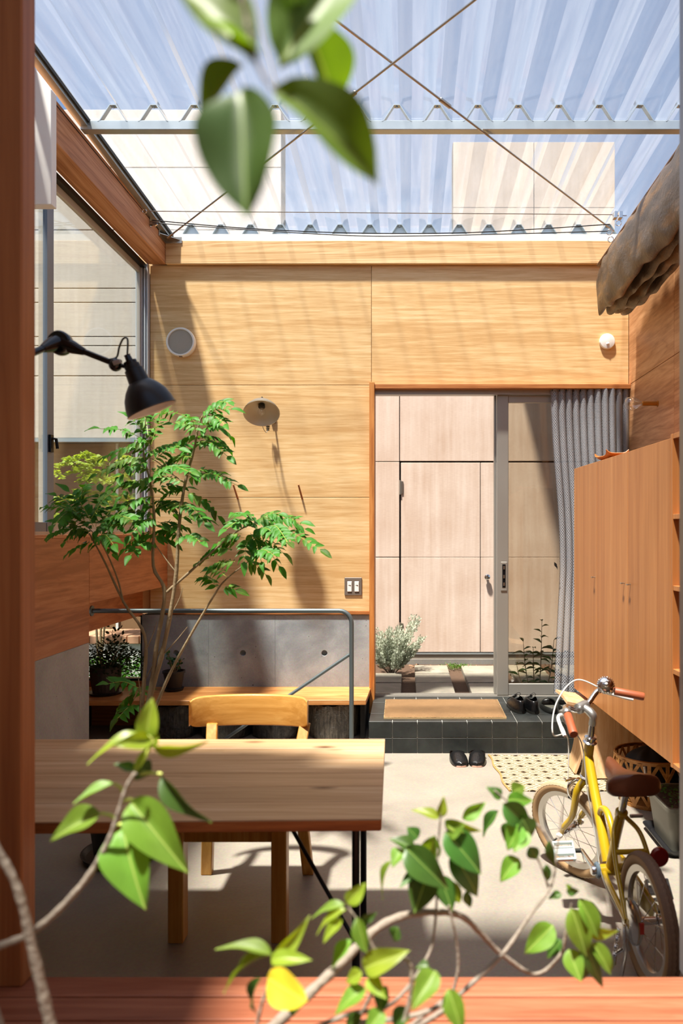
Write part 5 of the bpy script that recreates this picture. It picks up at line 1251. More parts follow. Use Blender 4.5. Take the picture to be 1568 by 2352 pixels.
        # brake lever
        l0 = p3.lerp(p4, .12)-AXD*.012+fwd*.015; l1 = l0+dgr*.25+fwd*.030-AXD*.016; l2 = l0+dgr*1.05+fwd*.020-AXD*.02
        mb = MB(); mb.tube(spline([l0, l1, l2], 8), [.008]*3+[.0065]*10+[.0075, .008, .0075, .006], 10); B(mb, 'brake_lever', M['white_plastic'], steer=True, smooth=50)
        mb = MB(); mb.lathe([(.014, -.010), (.016, -.006), (.016, .006), (.014, .010)], p3.lerp(p4, .10), dgr, 18); mb.obox(p3.lerp(p4, .08)+fwd*.014-AXD*.010, (.022, .022, .018)); B(mb, 'lever_clamp', M['alloy'], steer=True, smooth=40)
        grip_ends[s] = (p3, p4, l0)
    # bell on the far bar
    p3, p4, _ = grip_ends[-1]
    nrm = (ST.to_3x3().inverted() @ Vector((-.9, .2, .42))).normalized(); bc = p3.lerp(p4, -.05)+AXD*.016+nrm*.012
    mb = MB(); n = 26; prof = []
    mb.lathe([(.012, -.012), (.030, -.010), (.032, -.002), (.031, .004), (.024, .010), (.012, .013), (.009, .018), (.0005, .020)], bc, nrm, 40)
    for k in range(22):
        a = 2*math.pi*k/22; u = nrm.orthogonal().normalized(); v = nrm.cross(u); mb.sphere(bc+(u*math.cos(a)+v*math.sin(a))*.031-nrm*.003, .0042, 8, 5)
    B(mb, 'bell', M['chrome'], steer=True, smooth=45)
    mb = MB(); mb.sphere(bc+nrm*.019, .0055, 10, 6); B(mb, 'bell_button', M['white_plastic'], steer=True, smooth=60)
    # cables
    lf = ST @ (grip_ends[1][2]); rg_ = ST @ (grip_ends[-1][2]); calx = ST @ (ax(.405)+Vector((.06, .03, -.01)))
    fw = (ST.to_3x3() @ fwd)
    mb = MB(); mb.tube(spline([rg_+fw*.01, rg_.lerp(lf, .3)+fw*.09+Vector((0, 0, .03)), rg_.lerp(lf, .7)+fw*.10-Vector((0, 0, .03)), lf+fw*.05-Vector((0, 0, .10)), calx+Vector((0, 0, .20)), calx], 8), .0026, 8); B(mb, 'front_cable', M['cable'], smooth=60)
    mb = MB(); mb.tube(spline([lf+fw*.01, lf.lerp(ax(.6), .4)+fw*.05+Vector((0, 0, -.01)), ax(.59)+Vector((.02, .026, 0)), Vector((.50, .026, .44)), Vector((.40, .03, .31)), Vector((.30, .04, .205)), Vector((.10, .066, .20)), Vector((.03, .066, .20))], 8), .0024, 8); B(mb, 'rear_cable', M['cable_grey'], smooth=60)
    # caliper brake
    ct = ax(.415)+Vector((.03, 0, .0))
    mb = MB()
    for s in (-1, 1): mb.tube(spline([ct+Vector((.012, 0, .008)), ct+Vector((.022, s*.030, -.002)), ct+Vector((.03, s*.033, -.035)), ct+Vector((.028, s*.022, -.060))], 6), .0058, 10)
    mb.tube([ct+Vector((-.02, 0, .008)), ct+Vector((.03, 0, .008))], .005, 8); mb.tube([ct+Vector((.015, .0, .012)), ct+Vector((.02, .048, .022)), ct+Vector((.022, .052, .035))], .005, 8)
    B(mb, 'front_brake', M['chrome'], steer=True, smooth=50)
    for s in (-1, 1):
        mb = MB(); mb.obox(ct+Vector((.03, s*.021, -.062)), (.036, .008, .010)); B(mb, 'brake_block', M['black_rubber'], steer=True, bevel=.002)
bicycle()
# ================================================================== plants
def leaf_mesh(name, m, droop=.25, fold=.12, wave=.02, shape='ovate', nu=14, nv=6, curl=0):
    mb = MB()
    def wid(u):
        if shape == 'ovate': return max(0, math.sin(math.pi*u**.78))**.85*(1-.30*u)*1.12*(1 if u < .9 else 1-.35*(u-.9)/.1)
        if shape == 'oval': return max(0, math.sin(math.pi*u**.95))**.72*(1 if u < .85 else 1-.5*((u-.85)/.15)**2)
        if shape == 'lance': return max(0, math.sin(math.pi*u**.9))**.9
        if shape == 'round': return max(0, math.sin(math.pi*u**.9))**.6
        return max(0, math.sin(math.pi*u))
    def fn(u, v):
        t = (v-.5)*2; w_ = wid(u)*.5
        return (u-.02*curl, t*w_, fold*abs(t)*w_*2*.5 - droop*u*u + wave*math.sin(u*9+t*2)*abs(t) - curl*abs(t)**2*w_)
    mb.grid(fn, nu, nv); mb.uv = {}
    return mb.mesh(name, m, smooth=80)
def leaf_matrix(base, tip, width, roll=0, face=None, parent_off=Vector((0, 0, 0))):
    d = tip-base; Ln = d.length; x = d.normalized()
    n = face if face is not None else Vector((0, -1, .5))
    n = (n-x*n.dot(x)); n = n.normalized() if n.length > 1e-5 else x.orthogonal().normalized()
    if roll: n = Quaternion(x, roll) @ n
    y = n.cross(x)
    mm = Matrix((x*Ln, y*width, n*Ln)).transposed().to_4x4(); mm.translation = base-parent_off
    return mm
LM = {}
for key in ('leaf_fg', 'leaf_young', 'leaf_dark', 'leaf_yellow', 'leaf_top'):
    LM[key] = [leaf_mesh('leaf_blade', M[key], d, f, w_) for d, f, w_ in ((.10, .25, .02), (.28, .35, .03), (.45, .2, .02), (-.12, .3, .03))]
LM['leaf_top'] = [leaf_mesh('leaf_blade', M['leaf_top'], d, f, w_, 'oval') for d, f, w_ in ((.10, .3, .03), (.25, .4, .03), (.40, .3, .02), (-.1, .3, .03))]
LM['leaf_topdark'] = [leaf_mesh('leaf_blade', M['leaf_dark'], .08, .35, .03, 'oval')]*4
LM['leaf_yellow'] = [leaf_mesh('leaf_blade', M['leaf_yellow'], .15, .15, .02, 'round')]*4
def add_leaf(t, px0, px1, wpx, Y, kind='leaf_fg', dY=0.0, roll=0.0, var=None, face=None, petiole=None, name='leaf'):
    b = P(px0[0], px0[1], Y); e = P(px1[0], px1[1], Y+dY)
    ms = LM[kind]; me = ms[var if var is not None else random.randrange(len(ms))]
    return place(name, me, t, leaf_matrix(b, e, wpx*Y/F, roll, face, off(t)))
def branch(t, pts, Y, r0, r1, m='bark', name='branch', n=6):
    q = spline([P(p[0], p[1], (p[2] if len(p) > 2 else Y)) for p in pts], n); k = len(q)
    # slight knobbly thickness
    fr_ = .68 if m == 'bark' else 1
    rr = [fr_*(r0+(r1-r0)*i/(k-1))*(1+.10*math.sin(i*1.9)) for i in range(k)]
    mb = MB(); mb.tube(q, rr, 8); return mb.build(name, M[m], t, smooth=60)
# ---- sapling at our left
Yl = 1.05
sp = thing('sapling', 'young potted sapling with pale stem and bright green leaves at the lower left', 'plant', (-.62, 1.0, .35))
branch(sp, [(130, 2420), (110, 2330), (75, 2180), (40, 2040), (-20, 1920), (-70, 1780), (-95, 1620), (-110, 1480)], .98, .0125, .003, name='stem')
for (a, b, r_) in (((-70, 1780), (-180, 1700), .3), ((-95, 1620), (-60, 1470), .2), ((-100, 1560), (-210, 1520), .4), ((-110, 1480), (-140, 1340), .1)):
    place('leaf', LM['leaf_fg'][1], sp, leaf_matrix(P(a[0], a[1], .98), P(b[0], b[1], .98), 60*.98/F, r_, None, off(sp)))
branch(sp, [(-60, 2190), (20, 2165), (75, 2140), (140, 2085), (205, 2010), (250, 1930), (268, 1880), (290, 1810), (310, 1775)], 1.02, .0085, .0038)
pet = [((205, 2010), (0, 0))]
for (a, b, w_, k, dY, roll, var) in (
    ((310, 1775), (352, 1700), 20, 'leaf_young', 0, 0, 0), ((335, 1700), (348, 1604), 52, 'leaf_young', 0, .15, 0), ((330, 1690), (200, 1704), 42, 'leaf_young', -.03, .9, 2),
    ((345, 1700), (270, 1708), 40, 'leaf_young', -.04, -.2, 1), ((350, 1715), (462, 1738), 34, 'leaf_young', .0, .9, 2), ((345, 1720), (352, 1665), 40, 'leaf_young', 0, 0, 0),
    ((318, 1760), (345, 1780), 55, 'leaf_dark', .0, .2, 1), ((312, 1770), (262, 1752), 26, 'leaf_dark', 0, .5, 0),
    ((370, 1778), (462, 1905), 44, 'leaf_dark', -.02, .5, 1), ((262, 1800), (165, 1838), 36, 'leaf_fg', -.02, .8, 0),
    ((232, 1868), (108, 1915), 62, 'leaf_fg', -.03, .35, 1), ((300, 1840), (418, 1995), 98, 'leaf_fg', -.05, -.1, 1), ((282, 1900), (316, 2082), 112, 'leaf_fg', -.06, .0, 1)):
    add_leaf(sp, a, b, w_, Yl, k, dY, roll, var)
for (a, b) in (((310, 1775), (352, 1705)), ((308, 1780), (372, 1778)), ((285, 1825), (262, 1800)), ((270, 1885), (232, 1868)), ((285, 1840), (305, 1838)), ((268, 1895), (285, 1900)), ((352, 1705), (340, 1690))):
    branch(sp, [a, ((a[0]+b[0])/2+3, (a[1]+b[1])/2-4), b], Yl, .0028, .0024, 'stem_green', 'leaf_stalk')
pc = P(140, 2440, .98)
def near_pot(t, x, y, r=.11):
    mb = MB(); mb.lathe([(.0005, .351), (r*.72, .351), (r, .53), (r*1.08, .53), (r*1.08, .56), (r*.98, .56), (r*.95, .52)], (x, y, 0), seg=28, cap=False); mb.build('pot', M['pot_dark'], t, smooth=40)
    mb = MB(); mb.lathe([(r*.96, .53), (.0005, .535)], (x, y, 0), seg=24, cap=False); mb.build('soil', M['soil'], t)
near_pot(sp, pc.x, .98)
def root(t, x, y, p, r): 
    mb = MB(); p = Vector(p); mb.tube(spline([Vector((x, y, .53)), Vector((x, y, .53)).lerp(p, .55)+Vector((0, 0, .02)), p], 6), r, 8); mb.build('stem', M['bark'], t, smooth=60)
root(sp, pc.x, .98, P(130, 2420, .98), .0085); root(sp, pc.x-.03, .99, P(-60, 2190, 1.02), .006)
# ---- shrub at the bottom middle and right
Ys = 1.30
sh = thing('leafy_shrub', 'branching grey-stemmed shrub with green leaves along the bottom of the view', 'plant', (-.25, 1.2, .35))
branch(sh, [(560, 2420, 1.05), (690, 2300, 1.08), (770, 2225, 1.12), (855, 2140, 1.18), (920, 2105, 1.2), (1000, 2095, 1.22), (1060, 2105, 1.24), (1105, 2145, 1.26), (1150, 2190, 1.28), (1228, 2237, 1.30), (1285, 2195, 1.30), (1300, 2140, 1.30)], 1.1, .0125, .0035, name='main_branch')
branch(sh, [(1020, 2320, 1.2), (1060, 2280, 1.22), (1150, 2195, 1.25), (1215, 2105, 1.28), (1265, 2035, 1.30), (1278, 1960, 1.32), (1292, 1850, 1.33)], 1.2, .0068, .0022)
branch(sh, [(1272, 1950, 1.30), (1235, 1895, 1.30), (1165, 1840, 1.30), (1135, 1815, 1.30)], 1.3, .0045, .0018)
branch(sh, [(1260, 2040, 1.30), (1240, 1985, 1.30), (1222, 1950, 1.30)], 1.3, .003, .0018)
branch(sh, [(700, 2370, 1.1), (800, 2330, 1.12), (900, 2305, 1.14), (980, 2200, 1.18), (1000, 2110, 1.2), (1005, 1960, 1.22), (1012, 1870, 1.22)], 1.15, .0055, .002)
branch(sh, [(1040, 2280, 1.2), (1052, 2220, 1.2), (1046, 2150, 1.2), (1030, 2080, 1.2)], 1.2, .0042, .0028)
branch(sh, [(880, 2400, 1.05), (930, 2340, 1.05), (945, 2230, 1.05), (920, 2195, 1.05), (860, 2180, 1.05)], 1.05, .006, .003)
branch(sh, [(820, 2352, 1.12), (960, 2330, 1.12), (1050, 2290, 1.12)], 1.12, .007, .005)
branch(sh, [(580, 2400, 1.0), (600, 2310, 1.0), (616, 2260, 1.0), (625, 2200, 1.0)], 1.0, .004, .0022)
branch(sh, [(850, 2290, 1.08), (870, 2225, 1.08), (845, 2150, 1.08), (800, 2085, 1.08)], 1.08, .004, .0022)
branch(sh, [(1290, 2190, 1.28), (1300, 2130, 1.28), (1312, 2075, 1.28)], 1.28, .0032, .0018)
near_pot(sh, -.16, 1.06, .16)
for (q, r) in ((P(560, 2420, 1.05), .0085), (P(1020, 2320, 1.2), .0046), (P(700, 2370, 1.1), .0038), (P(1040, 2280, 1.2), .003), (P(880, 2400, 1.05), .004), (P(820, 2352, 1.12), .0048), (P(580, 2400, 1.0), .0028), (P(850, 2290, 1.08), .0028)):
    root(sh, -.16+random.uniform(-.05, .05), 1.06+random.uniform(-.05, .05), q, r)
LS = [
 # crown at 1000,2000
 ((1008, 1880), (955, 1848), 24, 'leaf_young', 1.22, 0, .5, 2), ((1010, 1878), (1020, 1830), 22, 'leaf_young', 1.22, 0, .3, 0), ((1020, 1885), (1098, 1918), 24, 'leaf_young', 1.2, -.02, .4, 2),
 ((1060, 1880), (1112, 1842), 30, 'leaf_fg', 1.22, .02, .4, 3), ((930, 1945), (1028, 2045), 62, 'leaf_dark', 1.18, -.03, .1, 1), ((1022, 1910), (1110, 2005), 66, 'leaf_dark', 1.2, -.03, -.1, 1), ((1035, 1960), (1114, 2055), 62, 'leaf_dark', 1.2, -.02, -.25, 2),
 ((985, 2000), (950, 2098), 62, 'leaf_dark', 1.2, -.03, .1, 0), ((975, 2005), (935, 2050), 34, 'leaf_fg', 1.2, 0, .3, 1), ((1010, 2010), (1040, 2095), 44, 'leaf_dark', 1.22, -.02, 0, 0), ((1030, 2020), (1058, 2092), 34, 'leaf_fg', 1.22, 0, .2, 2),
 ((950, 1950), (900, 1920), 34, 'leaf_dark', 1.2, 0, .5, 1), ((925, 1950), (898, 1985), 34, 'leaf_fg', 1.2, -.02, .5, 1), ((900, 1978), (848, 2050), 26, 'leaf_fg', 1.2, .0, 1.0, 2), ((1072, 2045), (1078, 2092), 20, 'leaf_dark', 1.22, 0, .3, 1),
 ((960, 1925), (935, 1900), 30, 'leaf_dark', 1.22, 0, .1, 0), ((1000, 1920), (975, 1990), 44, 'leaf_fg', 1.22, .02, 0, 1), ((1025, 1905), (1060, 1900), 40, 'leaf_fg', 1.2, -.02, .4, 1), ((955, 2010), (918, 2030), 22, 'leaf_dark', 1.2, -.02, .6, 1),
 # right spray
 ((1150, 1835), (1122, 1805), 26, 'leaf_dark', 1.3, 0, .4, 1), ((1165, 1835), (1216, 1842), 34, 'leaf_fg', 1.3, -.02, .3, 2), ((1175, 1820), (1205, 1805), 36, 'leaf_fg', 1.3, 0, .2, 0), ((1145, 1862), (1098, 1918), 26, 'leaf_dark', 1.3, 0, .6, 1),
 ((1155, 1845), (1222, 1905), 48, 'leaf_dark', 1.28, 0, .15, 1), ((1200, 1880), (1222, 1925), 44, 'leaf_dark', 1.28, 0, 0, 0), ((1195, 1895), (1165, 1950), 44, 'leaf_fg', 1.28, -.02, .1, 1), ((1210, 1910), (1180, 1955), 34, 'leaf_fg', 1.28, -.03, .1, 0), ((1172, 1890), (1150, 1935), 28, 'leaf_dark', 1.3, 0, .4, 2),
 ((1215, 1945), (1235, 1978), 28, 'leaf_dark', 1.28, 0, .2, 1), ((1190, 1970), (1148, 2022), 40, 'leaf_fg', 1.28, -.02, .2, 1), ((1262, 1930), (1270, 2000), 20, 'leaf_dark', 1.29, 0, .5, 1), ((1255, 1985), (1258, 2030), 18, 'leaf_dark', 1.29, 0, .2, 1),
 # far right cluster
 ((1312, 2085), (1352, 2205), 52, 'leaf_fg', 1.26, -.03, .1, 1), ((1330, 2065), (1385, 2160), 40, 'leaf_fg', 1.26, -.02, -.1, 1), ((1350, 2140), (1415, 2152), 26, 'leaf_young', 1.27, -.02, .5, 2), ((1270, 2125), (1206, 2190), 50, 'leaf_fg', 1.26, -.02, .1, 1),
 ((1290, 2160), (1250, 2200), 30, 'leaf_dark', 1.28, .0, .5, 1), ((1305, 2180), (1335, 2255), 42, 'leaf_fg', 1.26, -.03, .1, 0), ((1335, 2145), (1385, 2290), 34, 'leaf_dark', 1.26, -.03, .3, 2), ((1360, 2165), (1412, 2240), 34, 'leaf_fg', 1.26, -.02, -.2, 1), ((1330, 2190), (1342, 2265), 32, 'leaf_dark', 1.28, 0, .1, 1),
 ((1300, 2045), (1332, 2050), 18, 'leaf_dark', 1.3, 0, .4, 1), ((1290, 2055), (1258, 2060), 18, 'leaf_dark', 1.3, 0, .5, 1), ((1310, 2045), (1300, 2030), 12, 'leaf_fg', 1.3, 0, .2, 0), ((1390, 2190), (1408, 2240), 20, 'leaf_dark', 1.28, 0, 0, 1),
 # bottom middle, two-tone young shoots
 ((625, 2195), (515, 2140), 34, 'leaf_fg', 1.0, 0, .9, 2), ((615, 2195), (488, 2225), 28, 'leaf_fg', 1.0, .02, 1.0, 2), ((628, 2200), (712, 2135), 34, 'leaf_young', 1.0, 0, .6, 2), ((622, 2205), (693, 2190), 34, 'leaf_young', .98, -.02, -.5, 2), ((614, 2245), (690, 2300), 70, 'leaf_yellow', .97, -.05, .2, 1),
 ((600, 2245), (538, 2335), 28, 'leaf_dark', 1.0, .02, .6, 2), ((680, 2270), (660, 2345), 40, 'leaf_dark', 1.02, .0, .3, 1),
 ((795, 2075), (840, 2030), 34, 'leaf_young', 1.08, 0, .2, 0), ((792, 2080), (712, 2082), 24, 'leaf_fg', 1.08, 0, .8, 2), ((795, 2090), (712, 2120), 26, 'leaf_young', 1.07, 0, .8, 2), ((785, 2110), (738, 2160), 26, 'leaf_young', 1.07, -.02, .4, 1), ((808, 2160), (752, 2220), 30, 'leaf_fg', 1.07, -.01, .5, 1), ((820, 2105), (840, 2190), 34, 'leaf_top', 1.06, -.02, .3, 0), ((830, 2115), (865, 2098), 20, 'leaf_dark', 1.09, 0, .4, 0),
 ((835, 2225), (925, 2185), 50, 'leaf_young', 1.05, -.02, -.2, 1), ((832, 2235), (790, 2255), 30, 'leaf_young', 1.05, 0, .3, 1), ((848, 2240), (880, 2290), 34, 'leaf_young', 1.05, -.03, .1, 1), ((840, 2270), (765, 2310), 40, 'leaf_fg', 1.05, -.02, .6, 2), ((890, 2265), (860, 2330), 36, 'leaf_dark', 1.06, 0, .3, 1),
 ((1000, 2230), (948, 2310), 50, 'leaf_fg', 1.02, -.04, .2, 1), ((1030, 2270), (1062, 2380), 44, 'leaf_fg', 1.02, -.03, .1, 1), ((985, 2220), (955, 2218), 24, 'leaf_dark', 1.1, 0, .6, 1), ((880, 2320), (840, 2370), 40, 'leaf_fg', 1.04, -.02, .2, 1), ((930, 2310), (905, 2370), 36, 'leaf_dark', 1.06, -.02, .2, 1), ((915, 2130), (900, 2165), 30, 'leaf_dark', 1.15, 0, .4, 1), ((830, 2330), (780, 2370), 30, 'leaf_dark', 1.06, 0, .3, 2),
 ((1160, 2320), (1110, 2350), 1, 'leaf_fg', 1.2, 0, 0, 0)]
for (a, b, w_, k, Y, dY, roll, var) in LS[:-1]: add_leaf(sh, a, b, w_*1.12, Y, k, dY, roll, var)
# ---- spray hanging into the top of the view, very near
Yt = .50
ts = thing('hanging_spray', 'blurred spray of large green leaves hanging into the top of the view', 'plant', P(560, 0, Yt))
branch(ts, [(540, -80, .50), (560, 20, .50), (585, 130, .50), (615, 190, .5), (640, 215, .5)], Yt, .0024, .0016, 'bark', 'twig')
ttop = P(540, -80, .50)
mb = MB(); mb.tube(spline([ttop, Vector((-.24, .47, 2.05)), Vector((-.6, .42, 2.35)), Vector((-.90, .38, 2.20)), Vector((-.95, .36, 1.4)), Vector((-.95, .35, .53))], 8), [.0017]*4+[.004]*8+[.007]*10+[.010]*19, 8); mb.build('trunk', M['bark'], ts, smooth=60)
near_pot(ts, -.95, .35, .12)
for (a, b, w_, k, dY, roll, var, Y) in (
    ((580, 145), (410, -60), 150, 'leaf_top', .02, .15, 0, .50), ((560, 150), (405, 275), 120, 'leaf_top', .03, -.2, 2, .52), ((555, 205), (558, 482), 185, 'leaf_topdark', -.02, .1, 0, .49),
    ((630, 205), (882, 372), 165, 'leaf_top', .0, .0, 1, .50), ((640, 150), (800, -80), 190, 'leaf_top', .03, .2, 3, .53), ((700, 60), (800, 250), 150, 'leaf_top', .05, .3, 1, .56), ((655, -60), (690, 40), 90, 'leaf_dark', .02, .2, 0, .52), ((600, 130), (470, 20), 90, 'leaf_fg', -.02, .6, 0, .51)):
    add_leaf(ts, a, b, w_, Y, k, dY, roll, var)
# ---- the ash tree in its pot between table and bench
def ash_tree():
    Y0 = 3.2
    t = thing('potted_ash_tree', 'slender multi-stemmed potted tree with fine pinnate leaves', 'tree', (-1.235, Y0, 0))
    mb = MB(); cx = -1.235; mb.lathe([(.11, .02), (.15, .31), (.165, .31), (.168, .35), (.155, .35), (.148, .30)], (cx, Y0, 0), seg=32, cap=False); mb.lathe([(.0005, .02), (.11, .02)], (cx, Y0, 0), seg=32, cap=False); mb.build('pot', M['pot_dark'], t, smooth=40)
    mb = MB(); mb.lathe([(.0005, .001), (.15, .001), (.165, .03), (.158, .03), (.145, .012), (.0005, .012)], (cx, Y0, 0), seg=32, cap=False); mb.build('saucer', M['planter_black'], t, smooth=40)
    mb = MB(); mb.lathe([(.150, .305), (.0005, .315)], (cx, Y0, 0), seg=24, cap=False); mb.build('soil', M['soil'], t)
    def br(pts, r0, r1, Ya=None, name='stem'): return branch(t, pts, Ya or Y0, r0, r1, 'bark_tree', name, 5)
    gx = CX+cx*F/Y0; gy = CY+(H-.31)*F/Y0
    st = {}
    br([(gx, gy), (312, 1690), (325, 1620), (331, 1560), (332, 1460), (285, 1385), (240, 1290), (205, 1225)], .0125, .003)
    br([(gx+3, gy), (318, 1690), (345, 1590), (360, 1480), (378, 1360), (352, 1300), (354, 1190), (345, 1110), (330, 1040), (335, 960)], .013, .0025)
    br([(gx+6, gy), (325, 1690), (350, 1580), (375, 1490), (402, 1340), (412, 1200), (425, 1110), (445, 1035), (460, 965), (490, 930)], .014, .0025)
    br([(gx+8, gy), (335, 1680), (380, 1570), (420, 1490), (490, 1370), (520, 1330), (570, 1290)], .0095, .0022)
    br([(383, 1360), (440, 1310), (490, 1265), (545, 1220), (600, 1195)], .0065, .002, name='branch')
    br([(283, 1385), (270, 1330), (240, 1260), (215, 1225), (170, 1180)], .0045, .0016, name='branch')
    br([(400, 1310), (370, 1270), (350, 1240)], .0035, .0014, name='branch')
    br([(425, 1110), (390, 1085), (360, 1060), (340, 1050)], .003, .0014, name='branch')
    br([(318, 1690, 3.15), (322, 1600, 3.1), (318, 1560, 3.08)], .004, .0018, name='branch')
    for (a, b) in (((332, 1500), (360, 1430)), ((378, 1500), (430, 1440)), ((400, 1400), (420, 1350)), ((372, 1485), (300, 1620))): br([a, ((a[0]+b[0])/2+2, (a[1]+b[1])/2), b], .003, .0012, name='twig')
    # fronds: (base px, tip px, Y)
    FR = [((350,1010),(270,1045)),((345,1020),(232,985)),((350,1030),(300,960)),((352,1040),(240,1050)),((345,1050),(225,1090)),((340,1060),(260,1110)),((350,1060),(440,1020)),((348,1020),(370,960)),((340,1000),(330,955)),((340,1040),(410,1030)),
     ((345,1080),(250,1080)),((345,1085),(420,1070)),((342,1095),(280,1140)),((345,1100),(440,1085)),((350,1120),(250,1130)),((352,1130),(430,1120)),((350,1140),(270,1180)),((352,1150),(400,1180)),((352,1160),(310,1200)),((354,1170),(430,1160)),
     ((460,960),(530,940)),((465,970),(525,1000)),((460,975),(350,950)),((455,985),(400,975)),((470,960),(515,975)),((455,1000),(520,1030)),((455,1000),(410,1020)),((450,1015),(522,1048)),((448,1030),(400,1060)),((440,1050),(370,1075)),((450,990),(430,960)),((470,950),(525,925)),((460,990),(500,985)),
     ((432,1095),(545,1115)),((430,1090),(500,1085)),((425,1110),(360,1100)),((424,1120),(380,1140)),((430,1130),(500,1185)),((420,1160),(470,1200)),((418,1165),(360,1175)),((415,1190),(480,1195)),((414,1210),(370,1230)),((412,1230),(340,1235)),((412,1240),(460,1245)),
     ((354,1180),(260,1190)),((354,1190),(300,1230)),((352,1200),(250,1215)),((353,1210),(420,1210)),((352,1220),(290,1260)),((352,1230),(400,1250)),((352,1245),(300,1275)),((352,1160),(280,1160)),
     ((205,1225),(130,1200)),((210,1215),(140,1160)),((215,1210),(160,1130)),((220,1210),(230,1130)),((225,1215),(280,1160)),((215,1225),(270,1210)),((205,1228),(115,1230)),((200,1220),(150,1245)),((190,1200),(110,1165)),((185,1190),(190,1120)),((190,1195),(240,1170)),((180,1185),(130,1140)),((225,1235),(260,1250)),((230,1250),(165,1265)),((210,1190),(260,1130)),((195,1170),(145,1180)),((180,1180),(125,1205)),((225,1220),(300,1190)),((215,1235),(260,1270)),
     ((590,1195),(640,1180)),((595,1195),(690,1200)),((600,1195),(700,1215)),((585,1205),(520,1215)),((590,1200),(545,1180)),((600,1200),(650,1225)),((590,1215),(640,1240)),((595,1225),(735,1262)),((575,1225),(600,1290)),((585,1235),(640,1300)),((560,1235),(520,1240)),((570,1240),(560,1290)),((600,1240),(650,1270)),((610,1210),(660,1245)),((555,1225),(500,1250)),((545,1245),(480,1270)),((530,1260),(460,1290)),((540,1290),(480,1305)),((570,1290),(610,1320)),((575,1285),(630,1275)),((520,1325),(480,1310)),((500,1350),(460,1330)),((510,1350),(540,1355)),
     ((318,1580),(250,1570)),((318,1590),(275,1625)),((320,1600),(340,1580)),((318,1620),(270,1650))]
    me = [leaf_mesh('leaflet', M['leaf_tree'], d, .2, .03, 'ovate', 5, 2) for d in (.15, .35, .05)]
    rest = MB(); count = 0; spec = []
    rng = random.Random(5)
    for (a, b) in FR:
        Yb = Y0+rng.uniform(-.22, .18); A_, B_ = P(a[0], a[1], Y0+rng.uniform(-.04, .04)), P(b[0], b[1], Yb)
        Ln = (B_-A_).length; up = Vector((0, 0, .12*Ln))
        curve = spline([A_, A_.lerp(B_, .5)+up, B_], 6)
        mb = MB(); mb.tube(curve, [.0013]*len(curve), 4); mb.build('leaf_stalk', M['stem_green'], t)
        k = max(3, int(Ln/.023)); d = (B_-A_).normalized(); nrm = Vector((rng.uniform(-.3, .3), -.55, .8)); side = nrm.cross(d).normalized()
        for i in range(k+1):
            q = (i+1.0)/(k+1); c = curve[min(int(q*(len(curve)-1)), len(curve)-1)]
            sides = (0,) if i == k else (-1, 1)
            for s in sides:
                ll = rng.uniform(.040, .055)*(1.25 if s == 0 else 1); dv = (d*(.55 if s else 1)+side*s*.8+Vector((rng.uniform(-.15, .15), rng.uniform(-.15, .15), rng.uniform(-.45, -.05)))).normalized()
                spec.append((c, c+dv*ll, ll*.46, nrm+Vector((rng.uniform(-.35, .35), rng.uniform(-.3, .3), 0))))
    rng.shuffle(spec)
    ks = 0
    for (b, e, w_, fc) in spec:
        mm = leaf_matrix(b, e, w_, 0, fc, off(t))
        if ks < 295: place('leaflet', me[ks % 3], t, mm)
        else:
            src = me[ks % 3]; mm2 = leaf_matrix(b, e, w_, 0, fc)
            rest.add([mm2 @ v.co for v in src.vertices], [tuple(p.vertices) for p in src.polygons])
        ks += 1
    if rest.v:
        o = rest.build('leaflet_mass', M['leaf_tree'], t, smooth=80); tag(o, kind='stuff')
ash_tree()
